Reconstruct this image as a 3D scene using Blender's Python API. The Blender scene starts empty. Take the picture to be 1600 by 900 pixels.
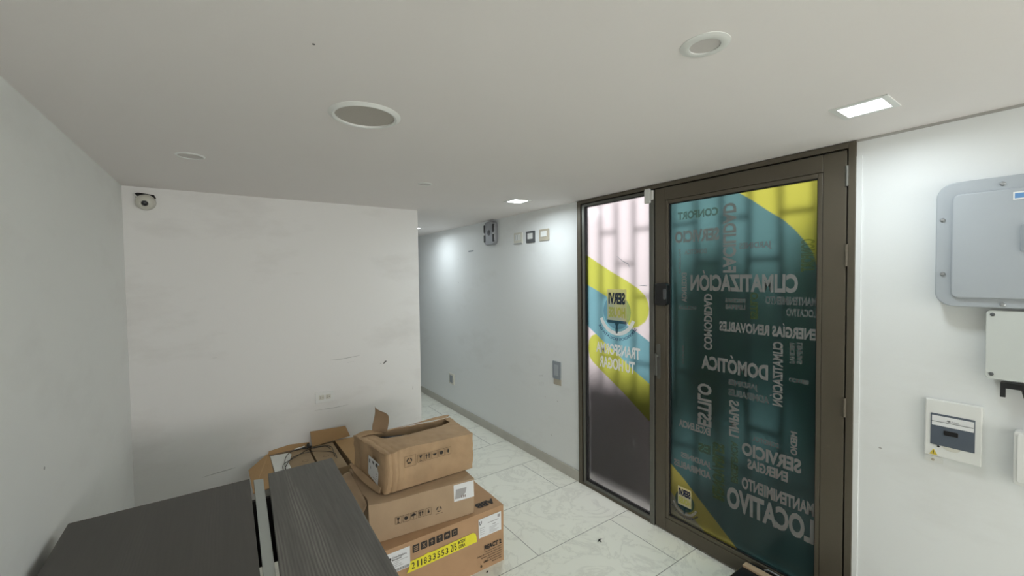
import bpy, bmesh, math, random
import numpy as np
from mathutils import Vector, Matrix, noise

random.seed(7)
scene = bpy.context.scene
COL = scene.collection

# ------------------------------------------------------------------ camera
cam_d = bpy.data.cameras.new('camera')
cam = bpy.data.objects.new('camera', cam_d)
COL.objects.link(cam)
cam_d.sensor_fit = 'HORIZONTAL'
cam_d.sensor_width = 36.0
cam_d.lens = 643.785 / 1600 * 36.0
cam_d.clip_start = 0.02
R = Matrix(((0.81958, 0.02800, -0.57227), (-0.57282, 0.01782, -0.81949), (-0.01275, 0.99945, 0.03065)))
M4 = R.to_4x4()
M4.translation = Vector((0, 0, 1.70))
cam.matrix_world = M4
scene.camera = cam

# ------------------------------------------------------------------ world, light, exposure
H = 2.287                     # ceiling height
XR = 2.347                    # door wall
YB = 3.489                    # back wall
world = bpy.data.worlds.new('world')
scene.world = world
world.use_nodes = True
wn = world.node_tree
bg = wn.nodes['Background']
bg.inputs[0].default_value = (0.86, 0.90, 1.0, 1)
bg.inputs[1].default_value = 3.2

def area(name, loc, size, power, color, rot=(0, 0, 0), spread=180):
    d = bpy.data.lights.new(name, 'AREA')
    d.shape = 'RECTANGLE'
    d.size, d.size_y = size
    d.energy = power
    d.color = color
    d.spread = math.radians(spread)
    o = bpy.data.objects.new(name, d)
    o.location = loc
    o.rotation_euler = rot
    COL.objects.link(o)
    return o

# soft fill light added at the rear wall opening, far behind the camera
area('rear_fill_light', (0.9, -5.25, 1.62), (2.2, 0.8), 62, (1.0, 0.93, 0.87), rot=(math.radians(90), 0, 0), spread=170)

vs = scene.view_settings
vs.view_transform = 'Standard'
vs.look = 'None'
vs.gamma = 1.0
vs.use_curve_mapping = False
vs.exposure = 0.0
scene.cycles.use_denoising = True
scene.cycles.max_bounces = 10
scene.cycles.diffuse_bounces = 6
scene.cycles.transmission_bounces = 8
scene.cycles.sample_clamp_indirect = 6.0

# ------------------------------------------------------------------ materials
def srgb(r, g, b):
    f = lambda c: (c / 255 / 12.92) if c / 255 <= 0.04045 else ((c / 255 + 0.055) / 1.055) ** 2.4
    return (f(r), f(g), f(b), 1.0)

def newmat(name):
    m = bpy.data.materials.new(name)
    m.use_nodes = True
    return m, m.node_tree, m.node_tree.nodes['Principled BSDF']

def mat(name, col, rough=0.6, metal=0.0, var=0.06, scale=18.0, bump=0.0, stretch=(1, 1, 1), spec=0.5):
    """Plain surface with a little procedural variation of its own colour."""
    m, nt, b = newmat(name)
    tc = nt.nodes.new('ShaderNodeTexCoord')
    mp = nt.nodes.new('ShaderNodeMapping')
    mp.inputs['Scale'].default_value = stretch
    no = nt.nodes.new('ShaderNodeTexNoise')
    no.inputs['Scale'].default_value = scale
    no.inputs['Detail'].default_value = 5
    nt.links.new(tc.outputs['Object'], mp.inputs[0])
    nt.links.new(mp.outputs[0], no.inputs['Vector'])
    r = nt.nodes.new('ShaderNodeMixRGB')
    c = col
    r.inputs[1].default_value = (c[0] * (1 - var), c[1] * (1 - var), c[2] * (1 - var), 1)
    r.inputs[2].default_value = (min(c[0] * (1 + var), 1), min(c[1] * (1 + var), 1), min(c[2] * (1 + var), 1), 1)
    nt.links.new(no.outputs[0], r.inputs[0])
    nt.links.new(r.outputs[0], b.inputs['Base Color'])
    b.inputs['Roughness'].default_value = rough
    b.inputs['Metallic'].default_value = metal
    b.inputs['Specular IOR Level'].default_value = spec
    if bump:
        bp = nt.nodes.new('ShaderNodeBump')
        bp.inputs['Strength'].default_value = bump
        bp.inputs['Distance'].default_value = 0.002
        nt.links.new(no.outputs[0], bp.inputs['Height'])
        nt.links.new(bp.outputs[0], b.inputs['Normal'])
    return m

def wall_material(name, col, smudge, lo=0.62, hi=0.80, amount=0.5, rough=0.55):
    """Painted plaster with faint grey rubbing marks."""
    m, nt, b = newmat(name)
    N, L = nt.nodes.new, nt.links.new
    tc = N('ShaderNodeTexCoord')
    mp = N('ShaderNodeMapping')
    mp.inputs['Scale'].default_value = (1.0, 1.0, 2.4)
    L(tc.outputs['Object'], mp.inputs[0])
    n1 = N('ShaderNodeTexNoise'); n1.inputs['Scale'].default_value = 1.6; n1.inputs['Detail'].default_value = 7; n1.inputs['Roughness'].default_value = 0.6
    L(mp.outputs[0], n1.inputs['Vector'])
    cr = N('ShaderNodeValToRGB')
    cr.color_ramp.elements[0].position = lo
    cr.color_ramp.elements[1].position = hi
    cr.color_ramp.elements[0].color = (0, 0, 0, 1)
    cr.color_ramp.elements[1].color = (amount, amount, amount, 1)
    L(n1.outputs[0], cr.inputs[0])
    mx = N('ShaderNodeMixRGB')
    mx.inputs[1].default_value = col
    mx.inputs[2].default_value = smudge
    L(cr.outputs[0], mx.inputs[0])
    L(mx.outputs[0], b.inputs['Base Color'])
    n2 = N('ShaderNodeTexNoise'); n2.inputs['Scale'].default_value = 90; n2.inputs['Detail'].default_value = 3
    L(tc.outputs['Object'], n2.inputs['Vector'])
    bp = N('ShaderNodeBump'); bp.inputs['Strength'].default_value = 0.12; bp.inputs['Distance'].default_value = 0.002
    L(n2.outputs[0], bp.inputs['Height'])
    L(bp.outputs[0], b.inputs['Normal'])
    b.inputs['Roughness'].default_value = rough
    b.inputs['Specular IOR Level'].default_value = 0.35
    return m

M = {}
M['wall'] = wall_material('white_wall_paint', (0.76, 0.755, 0.74, 1), (0.60, 0.585, 0.56, 1), 0.52, 0.72, 0.5)
M['wall_left'] = wall_material('left_wall_paint', (0.83, 0.845, 0.825, 1), (0.70, 0.70, 0.68, 1), 0.52, 0.75, 0.4)
M['wall_right'] = wall_material('white_gloss_paint', (0.76, 0.78, 0.78, 1), (0.62, 0.62, 0.60, 1), 0.56, 0.75, 0.35, rough=0.45)
M['ceiling'] = wall_material('ceiling_paint', (0.80, 0.765, 0.75, 1), (0.77, 0.725, 0.71, 1), 0.5, 0.8, 0.4, rough=0.8)
M['mark'] = mat('dark_scuff', (0.12, 0.12, 0.12, 1), 0.9)
M['faint_mark'] = mat('grey_scuff', (0.42, 0.42, 0.41, 1), 0.9)

# floor tiles
def floor_material():
    m, nt, b = newmat('marbled_floor_tile')
    N, L = nt.nodes.new, nt.links.new
    tc = N('ShaderNodeTexCoord')
    mp = N('ShaderNodeMapping')
    mp.inputs['Location'].default_value = (-0.475, -0.365, 0)
    L(tc.outputs['Object'], mp.inputs[0])
    br = N('ShaderNodeTexBrick')
    br.offset = 0.39
    br.offset_frequency = 2
    br.inputs['Scale'].default_value = 1.0
    br.inputs['Brick Width'].default_value = 1.04
    br.inputs['Row Height'].default_value = 0.52
    br.inputs['Mortar Size'].default_value = 0.0028
    br.inputs['Mortar Smooth'].default_value = 0.25
    br.inputs['Color1'].default_value = (0.90, 0.905, 0.825, 1)
    br.inputs['Color2'].default_value = (0.87, 0.875, 0.79, 1)
    br.inputs['Mortar'].default_value = (0.30, 0.30, 0.27, 1)
    L(mp.outputs[0], br.inputs['Vector'])
    n1 = N('ShaderNodeTexNoise'); n1.inputs['Scale'].default_value = 3.2; n1.inputs['Detail'].default_value = 9; n1.inputs['Distortion'].default_value = 1.6; n1.inputs['Roughness'].default_value = 0.62
    L(tc.outputs['Object'], n1.inputs['Vector'])
    cr = N('ShaderNodeValToRGB')
    e = cr.color_ramp.elements
    e[0].position = 0.47; e[0].color = (0, 0, 0, 1)
    e[1].position = 0.505; e[1].color = (0.30, 0.30, 0.30, 1)
    e2 = cr.color_ramp.elements.new(0.54); e2.color = (0, 0, 0, 1)
    L(n1.outputs[0], cr.inputs[0])
    mx = N('ShaderNodeMixRGB')
    mx.inputs[2].default_value = (0.50, 0.50, 0.45, 1)
    L(cr.outputs[0], mx.inputs[0]); L(br.outputs['Color'], mx.inputs[1])
    n2 = N('ShaderNodeTexNoise'); n2.inputs['Scale'].default_value = 26; n2.inputs['Detail'].default_value = 6
    L(tc.outputs['Object'], n2.inputs['Vector'])
    c2 = N('ShaderNodeValToRGB')
    c2.color_ramp.elements[0].position = 0.68; c2.color_ramp.elements[0].color = (0, 0, 0, 1)
    c2.color_ramp.elements[1].position = 0.78; c2.color_ramp.elements[1].color = (0.5, 0.5, 0.5, 1)
    L(n2.outputs[0], c2.inputs[0])
    m2 = N('ShaderNodeMixRGB'); m2.inputs[2].default_value = (0.34, 0.33, 0.30, 1)
    L(c2.outputs[0], m2.inputs[0]); L(mx.outputs[0], m2.inputs[1])
    L(m2.outputs[0], b.inputs['Base Color'])
    b.inputs['Roughness'].default_value = 0.38
    bp = N('ShaderNodeBump'); bp.invert = True
    bp.inputs['Strength'].default_value = 0.4; bp.inputs['Distance'].default_value = 0.002
    L(br.outputs['Fac'], bp.inputs['Height']); L(bp.outputs[0], b.inputs['Normal'])
    return m
M['floor'] = floor_material()

def wood_material(name, dark, light, lines=0.5):
    """Charcoal embossed laminate with fine grain running along y."""
    m, nt, b = newmat(name)
    N, L = nt.nodes.new, nt.links.new
    tc = N('ShaderNodeTexCoord')
    mp = N('ShaderNodeMapping'); mp.inputs['Scale'].default_value = (1.0, 0.10, 1.0)
    L(tc.outputs['Object'], mp.inputs[0])
    big = N('ShaderNodeTexNoise'); big.inputs['Scale'].default_value = 7; big.inputs['Detail'].default_value = 3
    L(mp.outputs[0], big.inputs['Vector'])
    wv = N('ShaderNodeTexWave'); wv.wave_type = 'BANDS'; wv.bands_direction = 'X'
    wv.inputs['Scale'].default_value = 34; wv.inputs['Distortion'].default_value = 7
    wv.inputs['Detail'].default_value = 3; wv.inputs['Detail Scale'].default_value = 0.7
    L(mp.outputs[0], wv.inputs['Vector'])
    mul = N('ShaderNodeMath'); mul.operation = 'MULTIPLY'
    cr = N('ShaderNodeValToRGB')
    cr.color_ramp.elements[0].position = 0.47; cr.color_ramp.elements[1].position = 0.66
    L(big.outputs[0], cr.inputs[0])
    L(wv.outputs['Fac'], mul.inputs[0]); L(cr.outputs[0], mul.inputs[1])
    fine = N('ShaderNodeTexNoise'); fine.inputs['Scale'].default_value = 130; fine.inputs['Detail'].default_value = 4
    mp2 = N('ShaderNodeMapping'); mp2.inputs['Scale'].default_value = (1.0, 0.05, 1.0)
    L(tc.outputs['Object'], mp2.inputs[0]); L(mp2.outputs[0], fine.inputs['Vector'])
    a = N('ShaderNodeMath'); a.operation = 'MULTIPLY_ADD'; a.inputs[1].default_value = lines
    f2 = N('ShaderNodeMath'); f2.operation = 'MULTIPLY'; f2.inputs[1].default_value = 0.35
    L(fine.outputs[0], f2.inputs[0])
    L(mul.outputs[0], a.inputs[0]); L(f2.outputs[0], a.inputs[2])
    mx = N('ShaderNodeMixRGB'); mx.inputs[1].default_value = dark; mx.inputs[2].default_value = light
    L(a.outputs[0], mx.inputs[0]); L(mx.outputs[0], b.inputs['Base Color'])
    b.inputs['Roughness'].default_value = 0.55
    bp = N('ShaderNodeBump'); bp.inputs['Strength'].default_value = 0.35; bp.inputs['Distance'].default_value = 0.0015
    L(a.outputs[0], bp.inputs['Height']); L(bp.outputs[0], b.inputs['Normal'])
    return m
M['desk_left'] = wood_material('charcoal_laminate_plain', (0.072, 0.067, 0.060, 1), (0.125, 0.117, 0.105, 1), 0.25)
M['desk_right'] = wood_material('charcoal_laminate_grained', (0.075, 0.071, 0.064, 1), (0.31, 0.30, 0.27, 1), 0.6)
M['strip'] = mat('brushed_metal_strip', (0.42, 0.445, 0.42, 1), 0.5, 0.2, 0.05, 60, stretch=(1, 0.05, 1))
M['desk_body'] = mat('dark_desk_body', (0.04, 0.038, 0.035, 1), 0.6)

def cardboard(name, col, worn=0.15):
    m, nt, b = newmat(name)
    N, L = nt.nodes.new, nt.links.new
    tc = N('ShaderNodeTexCoord')
    n1 = N('ShaderNodeTexNoise'); n1.inputs['Scale'].default_value = 9; n1.inputs['Detail'].default_value = 6
    L(tc.outputs['Object'], n1.inputs['Vector'])
    mx = N('ShaderNodeMixRGB')
    mx.inputs[1].default_value = (col[0] * (1 - worn), col[1] * (1 - worn), col[2] * (1 - worn), 1)
    mx.inputs[2].default_value = (col[0] * (1 + worn), col[1] * (1 + worn), col[2] * (1 + worn * 1.1), 1)
    L(n1.outputs[0], mx.inputs[0])
    L(mx.outputs[0], b.inputs['Base Color'])
    b.inputs['Roughness'].default_value = 0.8
    wv = N('ShaderNodeTexNoise'); wv.inputs['Scale'].default_value = 60
    L(tc.outputs['Object'], wv.inputs['Vector'])
    bp = N('ShaderNodeBump'); bp.inputs['Strength'].default_value = 0.2; bp.inputs['Distance'].default_value = 0.002
    L(wv.outputs[0], bp.inputs['Height']); L(bp.outputs[0], b.inputs['Normal'])
    return m
M['card1'] = cardboard('kraft_cardboard_reddish', (0.45, 0.275, 0.15))
M['card2'] = cardboard('kraft_cardboard_dull', (0.41, 0.29, 0.18))
M['card3'] = cardboard('kraft_cardboard_crumpled', (0.43, 0.29, 0.165), 0.25)
M['card4'] = cardboard('plain_orange_cardboard', (0.42, 0.26, 0.12), 0.08)
M['card5'] = cardboard('old_kraft_cardboard', (0.32, 0.23, 0.135), 0.2)
M['card_shaded'] = cardboard('shaded_torn_cardboard', (0.27, 0.18, 0.105), 0.2)  # torn flap: shading of its back side put into a darker base colour
M['foam'] = mat('dark_packing_foam', (0.02, 0.02, 0.025, 1), 0.5)
M['ink'] = mat('dark_print_ink', (0.028, 0.022, 0.018, 1), 0.7)
M['ink_soft'] = mat('worn_print_ink', (0.13, 0.085, 0.05, 1), 0.8)
M['card_mark'] = mat('bare_card_symbol', (0.30, 0.20, 0.12, 1), 0.8)
M['paper'] = mat('white_label_paper', (0.74, 0.75, 0.76, 1), 0.5, var=0.03)
M['paper_grey'] = mat('grey_label_print', (0.36, 0.35, 0.35, 1), 0.6)
M['tape_yellow'] = mat('yellow_tape', (0.80, 0.72, 0.035, 1), 0.4, var=0.05)
M['seal'] = mat('brown_packing_tape', (0.50, 0.37, 0.24, 1), 0.3)
M['white_sheet'] = mat('white_foam_sheet', (0.75, 0.76, 0.72, 1), 0.6)
M['black'] = mat('black_plastic', (0.012, 0.012, 0.013, 1), 0.3)
M['matblack'] = mat('matt_black', (0.008, 0.008, 0.008, 1), 0.8)
M['cable'] = mat('black_cable', (0.03, 0.026, 0.022, 1), 0.5)
M['white_plastic'] = mat('white_plastic', (0.74, 0.75, 0.73, 1), 0.35, var=0.02)
M['cream_plastic'] = mat('cream_plastic', (0.62, 0.61, 0.54, 1), 0.35, var=0.03)
M['grille'] = mat('speaker_grille_cloth', (0.46, 0.43, 0.39, 1), 0.85, var=0.1, scale=300)
M['beige_plastic'] = mat('beige_plastic', (0.44, 0.40, 0.32, 1), 0.4)
M['dark_grey'] = mat('dark_grey_plastic', (0.09, 0.095, 0.10, 1), 0.4)
M['mid_grey'] = mat('mid_grey_plastic', (0.27, 0.30, 0.33, 1), 0.4)
M['silver'] = mat('satin_silver_plastic', (0.33, 0.34, 0.36, 1), 0.3, 0.5)
M['steel'] = mat('galvanised_steel', (0.42, 0.43, 0.44, 1), 0.35, 0.8)
M['panel_grey'] = mat('light_grey_enclosure', (0.38, 0.41, 0.44, 1), 0.4, var=0.02)
M['panel_white'] = mat('pale_enclosure', (0.56, 0.59, 0.57, 1), 0.4, var=0.02)
M['blue_print'] = mat('blue_sticker', (0.12, 0.27, 0.52, 1), 0.5)
M['yellow_print'] = mat('warning_yellow', (0.62, 0.48, 0.06, 1), 0.5)
M['tinted'] = mat('smoked_window', (0.105, 0.125, 0.155, 1), 0.15)
M['bronze'] = mat('bronze_aluminium', (0.105, 0.090, 0.066, 1), 0.42, 0.3, var=0.04, scale=120)
M['bronze_light'] = mat('bronze_aluminium_bead', (0.14, 0.14, 0.125, 1), 0.38, 0.45, var=0.04)
M['gasket'] = mat('black_gasket', (0.006, 0.006, 0.006, 1), 0.7)
M['baseboard'] = mat('stone_baseboard', (0.47, 0.455, 0.41, 1), 0.5, var=0.12, scale=8)
M['wood_light'] = mat('bare_wood_slat', (0.42, 0.30, 0.19, 1), 0.6, var=0.25, scale=30, stretch=(1, 0.1, 1))
M['leaf'] = mat('green_leaves', (0.045, 0.095, 0.022, 1), 0.6, var=0.4, scale=6)
M['street'] = mat('pale_patio_floor', (0.45, 0.44, 0.42, 1), 0.8)
M['facade'] = mat('pale_facade_paint', (0.72, 0.66, 0.64, 1), 0.8)
M['planter'] = mat('dark_brown_planter', (0.022, 0.014, 0.010, 1), 0.7)
M['soil'] = mat('dark_soil', (0.035, 0.03, 0.02, 1), 0.9, var=0.4)
M['iron'] = mat('dark_iron_bar', (0.02, 0.02, 0.02, 1), 0.5)

def emit(name, col, s):
    m, nt, b = newmat(name)
    b.inputs['Base Color'].default_value = (0.9, 0.9, 0.9, 1)
    b.inputs['Emission Color'].default_value = col
    b.inputs['Emission Strength'].default_value = s
    return m
M['led'] = emit('lit_led_diffuser', (0.93, 0.98, 1.0, 1), 9.0)
M['off_diffuser'] = mat('unlit_diffuser', (0.60, 0.57, 0.55, 1), 0.5, var=0.03)

def film_material():
    """Printed frosted film on glass: colour comes from the print attribute."""
    m = bpy.data.materials.new('printed_frosted_film')
    m.use_nodes = True
    nt = m.node_tree
    N, L = nt.nodes.new, nt.links.new
    nt.nodes.clear()
    out = N('ShaderNodeOutputMaterial')
    at = N('ShaderNodeAttribute'); at.attribute_name = 'print'
    tr = N('ShaderNodeBsdfTranslucent')
    rf = N('ShaderNodeBsdfRefraction'); rf.inputs['Roughness'].default_value = 0.62; rf.inputs['IOR'].default_value = 1.30
    df = N('ShaderNodeBsdfDiffuse')
    gl = N('ShaderNodeBsdfGlossy'); gl.inputs['Roughness'].default_value = 0.22
    L(at.outputs['Color'], tr.inputs[0]); L(at.outputs['Color'], rf.inputs[0]); L(at.outputs['Color'], df.inputs[0])
    a = N('ShaderNodeMixShader'); a.inputs[0].default_value = 0.955
    L(tr.outputs[0], a.inputs[1]); L(rf.outputs[0], a.inputs[2])
    b = N('ShaderNodeMixShader'); b.inputs[0].default_value = 0.02
    L(a.outputs[0], b.inputs[1]); L(df.outputs[0], b.inputs[2])
    c = N('ShaderNodeMixShader'); c.inputs[0].default_value = 0.035
    L(b.outputs[0], c.inputs[1]); L(gl.outputs[0], c.inputs[2])
    L(c.outputs[0], out.inputs[0])
    return m
M['film'] = film_material()

def letter_material(name, col, t=0.35, d=0.5):
    m = bpy.data.materials.new(name)
    m.use_nodes = True
    nt = m.node_tree
    N, L = nt.nodes.new, nt.links.new
    nt.nodes.clear()
    out = N('ShaderNodeOutputMaterial')
    tr = N('ShaderNodeBsdfTranslucent'); tr.inputs[0].default_value = col
    df = N('ShaderNodeBsdfDiffuse'); df.inputs[0].default_value = col
    tp = N('ShaderNodeBsdfTransparent')
    a = N('ShaderNodeMixShader'); a.inputs[0].default_value = d
    L(tr.outputs[0], a.inputs[1]); L(df.outputs[0], a.inputs[2])
    b = N('ShaderNodeMixShader'); b.inputs[0].default_value = t
    L(a.outputs[0], b.inputs[1]); L(tp.outputs[0], b.inputs[2])
    L(b.outputs[0], out.inputs[0])
    return m
M['let_white'] = letter_material('white_lettering', (0.29, 0.28, 0.27, 1), 0.1, 0.7)
M['let_faint'] = letter_material('faint_white_lettering', (0.20, 0.205, 0.20, 1), 0.3, 0.7)
M['let_bright'] = letter_material('bright_white_lettering', (0.97, 0.97, 0.96, 1), 0.0, 0.88)
M['let_lime'] = letter_material('lime_lettering', (0.13, 0.16, 0.035, 1), 0.4)
M['let_lime2'] = letter_material('yellow_lettering', (0.72, 0.70, 0.20, 1), 0.1)
M['let_navy'] = letter_material('navy_lettering', (0.03, 0.045, 0.13, 1), 0.1)
M['let_cream'] = letter_material('cream_square', (0.82, 0.76, 0.55, 1), 0.05)
M['let_blue'] = letter_material('blue_disc', (0.16, 0.32, 0.42, 1), 0.4)
M['let_teal'] = letter_material('dark_teal_disc', (0.03, 0.08, 0.11, 1), 0.2)

# ------------------------------------------------------------------ object helpers
def tag(o, label=None, cat=None, group=None, kind=None):
    if label: o['label'] = label
    if cat: o['category'] = cat
    if group: o['group'] = group
    if kind: o['kind'] = kind
    return o

def thing(name, loc, label, cat, group=None):
    o = bpy.data.objects.new(name, None)
    o.empty_display_size = 0.1
    o.location = loc
    COL.objects.link(o)
    return tag(o, label, cat, group)

class MB:
    """Collects shapes in world coordinates and links them as one mesh object."""
    def __init__(self):
        self.v, self.f, self.m = [], [], []
    def add(self, vs_, fs_, mi=0):
        n = len(self.v)
        self.v += [tuple(v) for v in vs_]
        self.f += [tuple(i + n for i in f) for f in fs_]
        self.m += [mi] * len(fs_)
        return self
    def box(self, x0, x1, y0, y1, z0, z1, mi=0):
        vs_ = [(x0, y0, z0), (x1, y0, z0), (x1, y1, z0), (x0, y1, z0), (x0, y0, z1), (x1, y0, z1), (x1, y1, z1), (x0, y1, z1)]
        return self.add(vs_, [(0, 3, 2, 1), (4, 5, 6, 7), (0, 1, 5, 4), (1, 2, 6, 5), (2, 3, 7, 6), (3, 0, 4, 7)], mi)
    def prism(self, poly, d, mi=0):
        """polygon (list of 3-D points) extruded along vector d"""
        n = len(poly)
        a = [Vector(p) for p in poly]
        b = [p + Vector(d) for p in a]
        fs_ = [tuple(range(n))[::-1], tuple(range(n, 2 * n))] + [(i, (i + 1) % n, n + (i + 1) % n, n + i) for i in range(n)]
        return self.add(a + b, fs_, mi)
    def poly(self, pts, mi=0):
        return self.add(pts, [tuple(range(len(pts)))], mi)
    def lathe(self, prof, c, axis='z', n=40, mi=0, cap=True):
        """profile [(radius, offset)] turned about an axis through c"""
        vs_ = []
        for r, h in prof:
            for k in range(n):
                a = 2 * math.pi * k / n
                p, q = r * math.cos(a), r * math.sin(a)
                if axis == 'z': vs_.append((c[0] + p, c[1] + q, c[2] + h))
                elif axis == 'x': vs_.append((c[0] + h, c[1] + p, c[2] + q))
                else: vs_.append((c[0] + p, c[1] + h, c[2] + q))
        fs_ = []
        for j in range(len(prof) - 1):
            for k in range(n):
                k2 = (k + 1) % n
                fs_.append((j * n + k, j * n + k2, (j + 1) * n + k2, (j + 1) * n + k))
        if cap:
            fs_.append(tuple(range(n)))
            fs_.append(tuple(range((len(prof) - 1) * n, len(prof) * n)))
        return self.add(vs_, fs_, mi)
    def tube(self, pts, r, n=8, mi=0):
        pts = [Vector(p) for p in pts]
        vs_, fs_ = [], []
        for i, p in enumerate(pts):
            t = (pts[min(i + 1, len(pts) - 1)] - pts[max(i - 1, 0)]).normalized()
            u = t.cross(Vector((0, 0, 1)))
            if u.length < 1e-3: u = t.cross(Vector((1, 0, 0)))
            u.normalize(); w = t.cross(u)
            for k in range(n):
                a = 2 * math.pi * k / n
                vs_.append(p + (u * math.cos(a) + w * math.sin(a)) * r)
        for i in range(len(pts) - 1):
            for k in range(n):
                k2 = (k + 1) % n
                fs_.append((i * n + k, i * n + k2, (i + 1) * n + k2, (i + 1) * n + k))
        fs_.append(tuple(range(n))); fs_.append(tuple(range((len(pts) - 1) * n, len(pts) * n)))
        return self.add(vs_, fs_, mi)
    def build(self, name, mats, parent=None, bevel=0.0, smooth=False, seg=2, recalc=True):
        me = bpy.data.meshes.new(name)
        off = Vector(parent_world(parent)) if parent else Vector((0, 0, 0))
        me.from_pydata([tuple(Vector(v) - off) for v in self.v], [], self.f)
        if not isinstance(mats, (list, tuple)): mats = [mats]
        for m in mats: me.materials.append(m)
        for p, mi in zip(me.polygons, self.m): p.material_index = mi
        me.update()
        if recalc:
            bm = bmesh.new(); bm.from_mesh(me)
            bmesh.ops.recalc_face_normals(bm, faces=bm.faces)
            bm.to_mesh(me); bm.free()
        o = bpy.data.objects.new(name, me)
        COL.objects.link(o)
        if parent: o.parent = parent
        if smooth:
            for p in me.polygons: p.use_smooth = True
            try: me.set_sharp_from_angle(angle=math.radians(38))
            except Exception: pass
        if bevel:
            b = o.modifiers.new('bevel', 'BEVEL'); b.width = bevel; b.segments = seg; b.limit_method = 'ANGLE'; b.angle_limit = math.radians(40)
        return o

def parent_world(p):
    v = Vector((0, 0, 0))
    while p is not None:
        v = v + Vector(p.location); p = p.parent
    return v

def rounded(y0, y1, z0, z1, r, n=6):
    pts = []
    for (cy, cz, a0) in ((y1 - r, z1 - r, 0), (y0 + r, z1 - r, 90), (y0 + r, z0 + r, 180), (y1 - r, z0 + r, 270)):
        for k in range(n + 1):
            a = math.radians(a0 + 90 * k / n)
            pts.append((cy + r * math.cos(a), cz + r * math.sin(a)))
    return pts

_fcache = {}
def text_mesh(s, bold=0.0):
    """letters as flat triangles, normalised to a unit box"""
    key = (s, bold)
    if key in _fcache: return _fcache[key]
    cu = bpy.data.curves.new('t', 'FONT')
    cu.body = s
    cu.resolution_u = 3
    cu.offset = bold
    cu.fill_mode = 'FRONT'
    o = bpy.data.objects.new('t', cu)
    COL.objects.link(o)
    dg = bpy.context.evaluated_depsgraph_get()
    me = bpy.data.meshes.new_from_object(o.evaluated_get(dg))
    vs_ = [v.co.copy() for v in me.vertices]
    fs_ = [tuple(p.vertices) for p in me.polygons]
    bpy.data.objects.remove(o); bpy.data.curves.remove(cu); bpy.data.meshes.remove(me)
    x0 = min(v.x for v in vs_); x1 = max(v.x for v in vs_); y0 = min(v.y for v in vs_); y1 = max(v.y for v in vs_)
    vs_ = [((v.x - x0) / (x1 - x0), (v.y - y0) / (y1 - y0)) for v in vs_]
    _fcache[key] = (vs_, fs_)
    return _fcache[key]

def text_width(s, bold):
    cu = bpy.data.curves.new('t', 'FONT'); cu.body = s; cu.offset = bold
    o = bpy.data.objects.new('t', cu); COL.objects.link(o)
    bpy.context.view_layer.update()
    w = o.dimensions.x
    bpy.data.objects.remove(o); bpy.data.curves.remove(cu)
    return w

def put_text(mb, s, org, ux, uy, mi=0, bold=0.02):
    """text stretched over the box org, org+ux, org+uy; acute accents are added as strokes"""
    ACC = {'Ó': 'O', 'Í': 'I', 'É': 'E', 'Á': 'A'}
    for k, ch in enumerate(s):
        if ch in ACC:
            plain = ''.join(ACC.get(c, c) for c in s)
            W_ = text_width(plain, bold)
            a0 = text_width(plain[:k + 1], bold) / W_
            cw = text_width(ACC[ch], bold) / W_
            c = a0 - cw / 2
            hw = 0.42 / max(len(s), 1)
            mb.add([Vector(org) + Vector(ux) * a + Vector(uy) * b for a, b in ((c - hw * 0.25, 1.06), (c + hw * 0.15, 1.06), (c + hw * 0.65, 1.26), (c + hw * 0.1, 1.26))], [(0, 1, 2, 3)], mi)
    s = ''.join(ACC.get(c, c) for c in s)
    vs_, fs_ = text_mesh(s, bold)
    o, ux, uy = Vector(org), Vector(ux), Vector(uy)
    mb.add([o + ux * a + uy * b for a, b in vs_], fs_, mi)

def P(d, y, z):
    """point on something standing d metres proud of the door wall"""
    k = (XR - d) / XR
    return (XR - d, y * k, 1.70 + (z - 1.70) * k)

# ================================================================== the setting
def struct(o):
    o['kind'] = 'structure'
    return o

fl = MB(); fl.box(-0.7, 2.6, -5.5, 9.2, -0.12, 0.0)
fl_o = struct(fl.build('floor', M['floor']))
ce = MB(); ce.box(-0.7, 2.6, -5.5, 9.2, H, H + 0.12)
ce.lathe([(0.0035, -0.0006), (0.0035, 0.0)], (0.201, 1.145, H), n=10, mi=1)
struct(ce.build('ceiling', [M['ceiling'], M['mark']]))
wl = MB(); wl.prism([(-0.512, -5.5, 0), (-0.505, YB + 0.05, 0), (-0.66, YB + 0.05, 0), (-0.66, -5.5, 0)], (0, 0, H))
# small rubbed spots on the left wall
wl.lathe([(0.006, -0.0005), (0.006, 0.0005)], (-0.5065, 2.0, 1.08), axis='x', n=8, mi=1)
struct(wl.build('wall_left', [M['wall_left'], M['faint_mark']]))

# back wall, its end forms the corner of the corridor
wb = MB(); wb.box(-0.66, 1.424, YB, YB + 0.15, 0, H)
def smear(mb, pts, w, mi, plane, off=0.0007):
    """thin streak along pts on a wall plane ('y' back wall, 'x' door wall)"""
    L_, R_ = [], []
    for i, (a, b) in enumerate(pts):
        p0, p1 = Vector(pts[max(i - 1, 0)]), Vector(pts[min(i + 1, len(pts) - 1)])
        t = (p1 - p0).normalized(); n = Vector((-t.y, t.x))
        ww = w * (0.3 if i in (0, len(pts) - 1) else 1.0)
        L_.append((a + n.x * ww, b + n.y * ww)); R_.append((a - n.x * ww, b - n.y * ww))
    for i in range(len(pts) - 1):
        q = [L_[i], L_[i + 1], R_[i + 1], R_[i]]
        if plane == 'y': mb.poly([(a, YB - off, b) for a, b in q], mi)
        else: mb.poly([(XR - off, a, b) for a, b in q], mi)
smear(wb, [(0.67, 1.048), (0.76, 1.046), (0.83, 1.052), (0.90, 1.058)], 0.0022, 1, 'y')
smear(wb, [(0.80, 1.010), (0.85, 1.014)], 0.002, 1, 'y')
smear(wb, [(1.090, 0.962), (1.105, 0.975), (1.116, 0.986)], 0.007, 2, 'y')
smear(wb, [(1.062, 0.966), (1.075, 0.970)], 0.004, 2, 'y')
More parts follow.
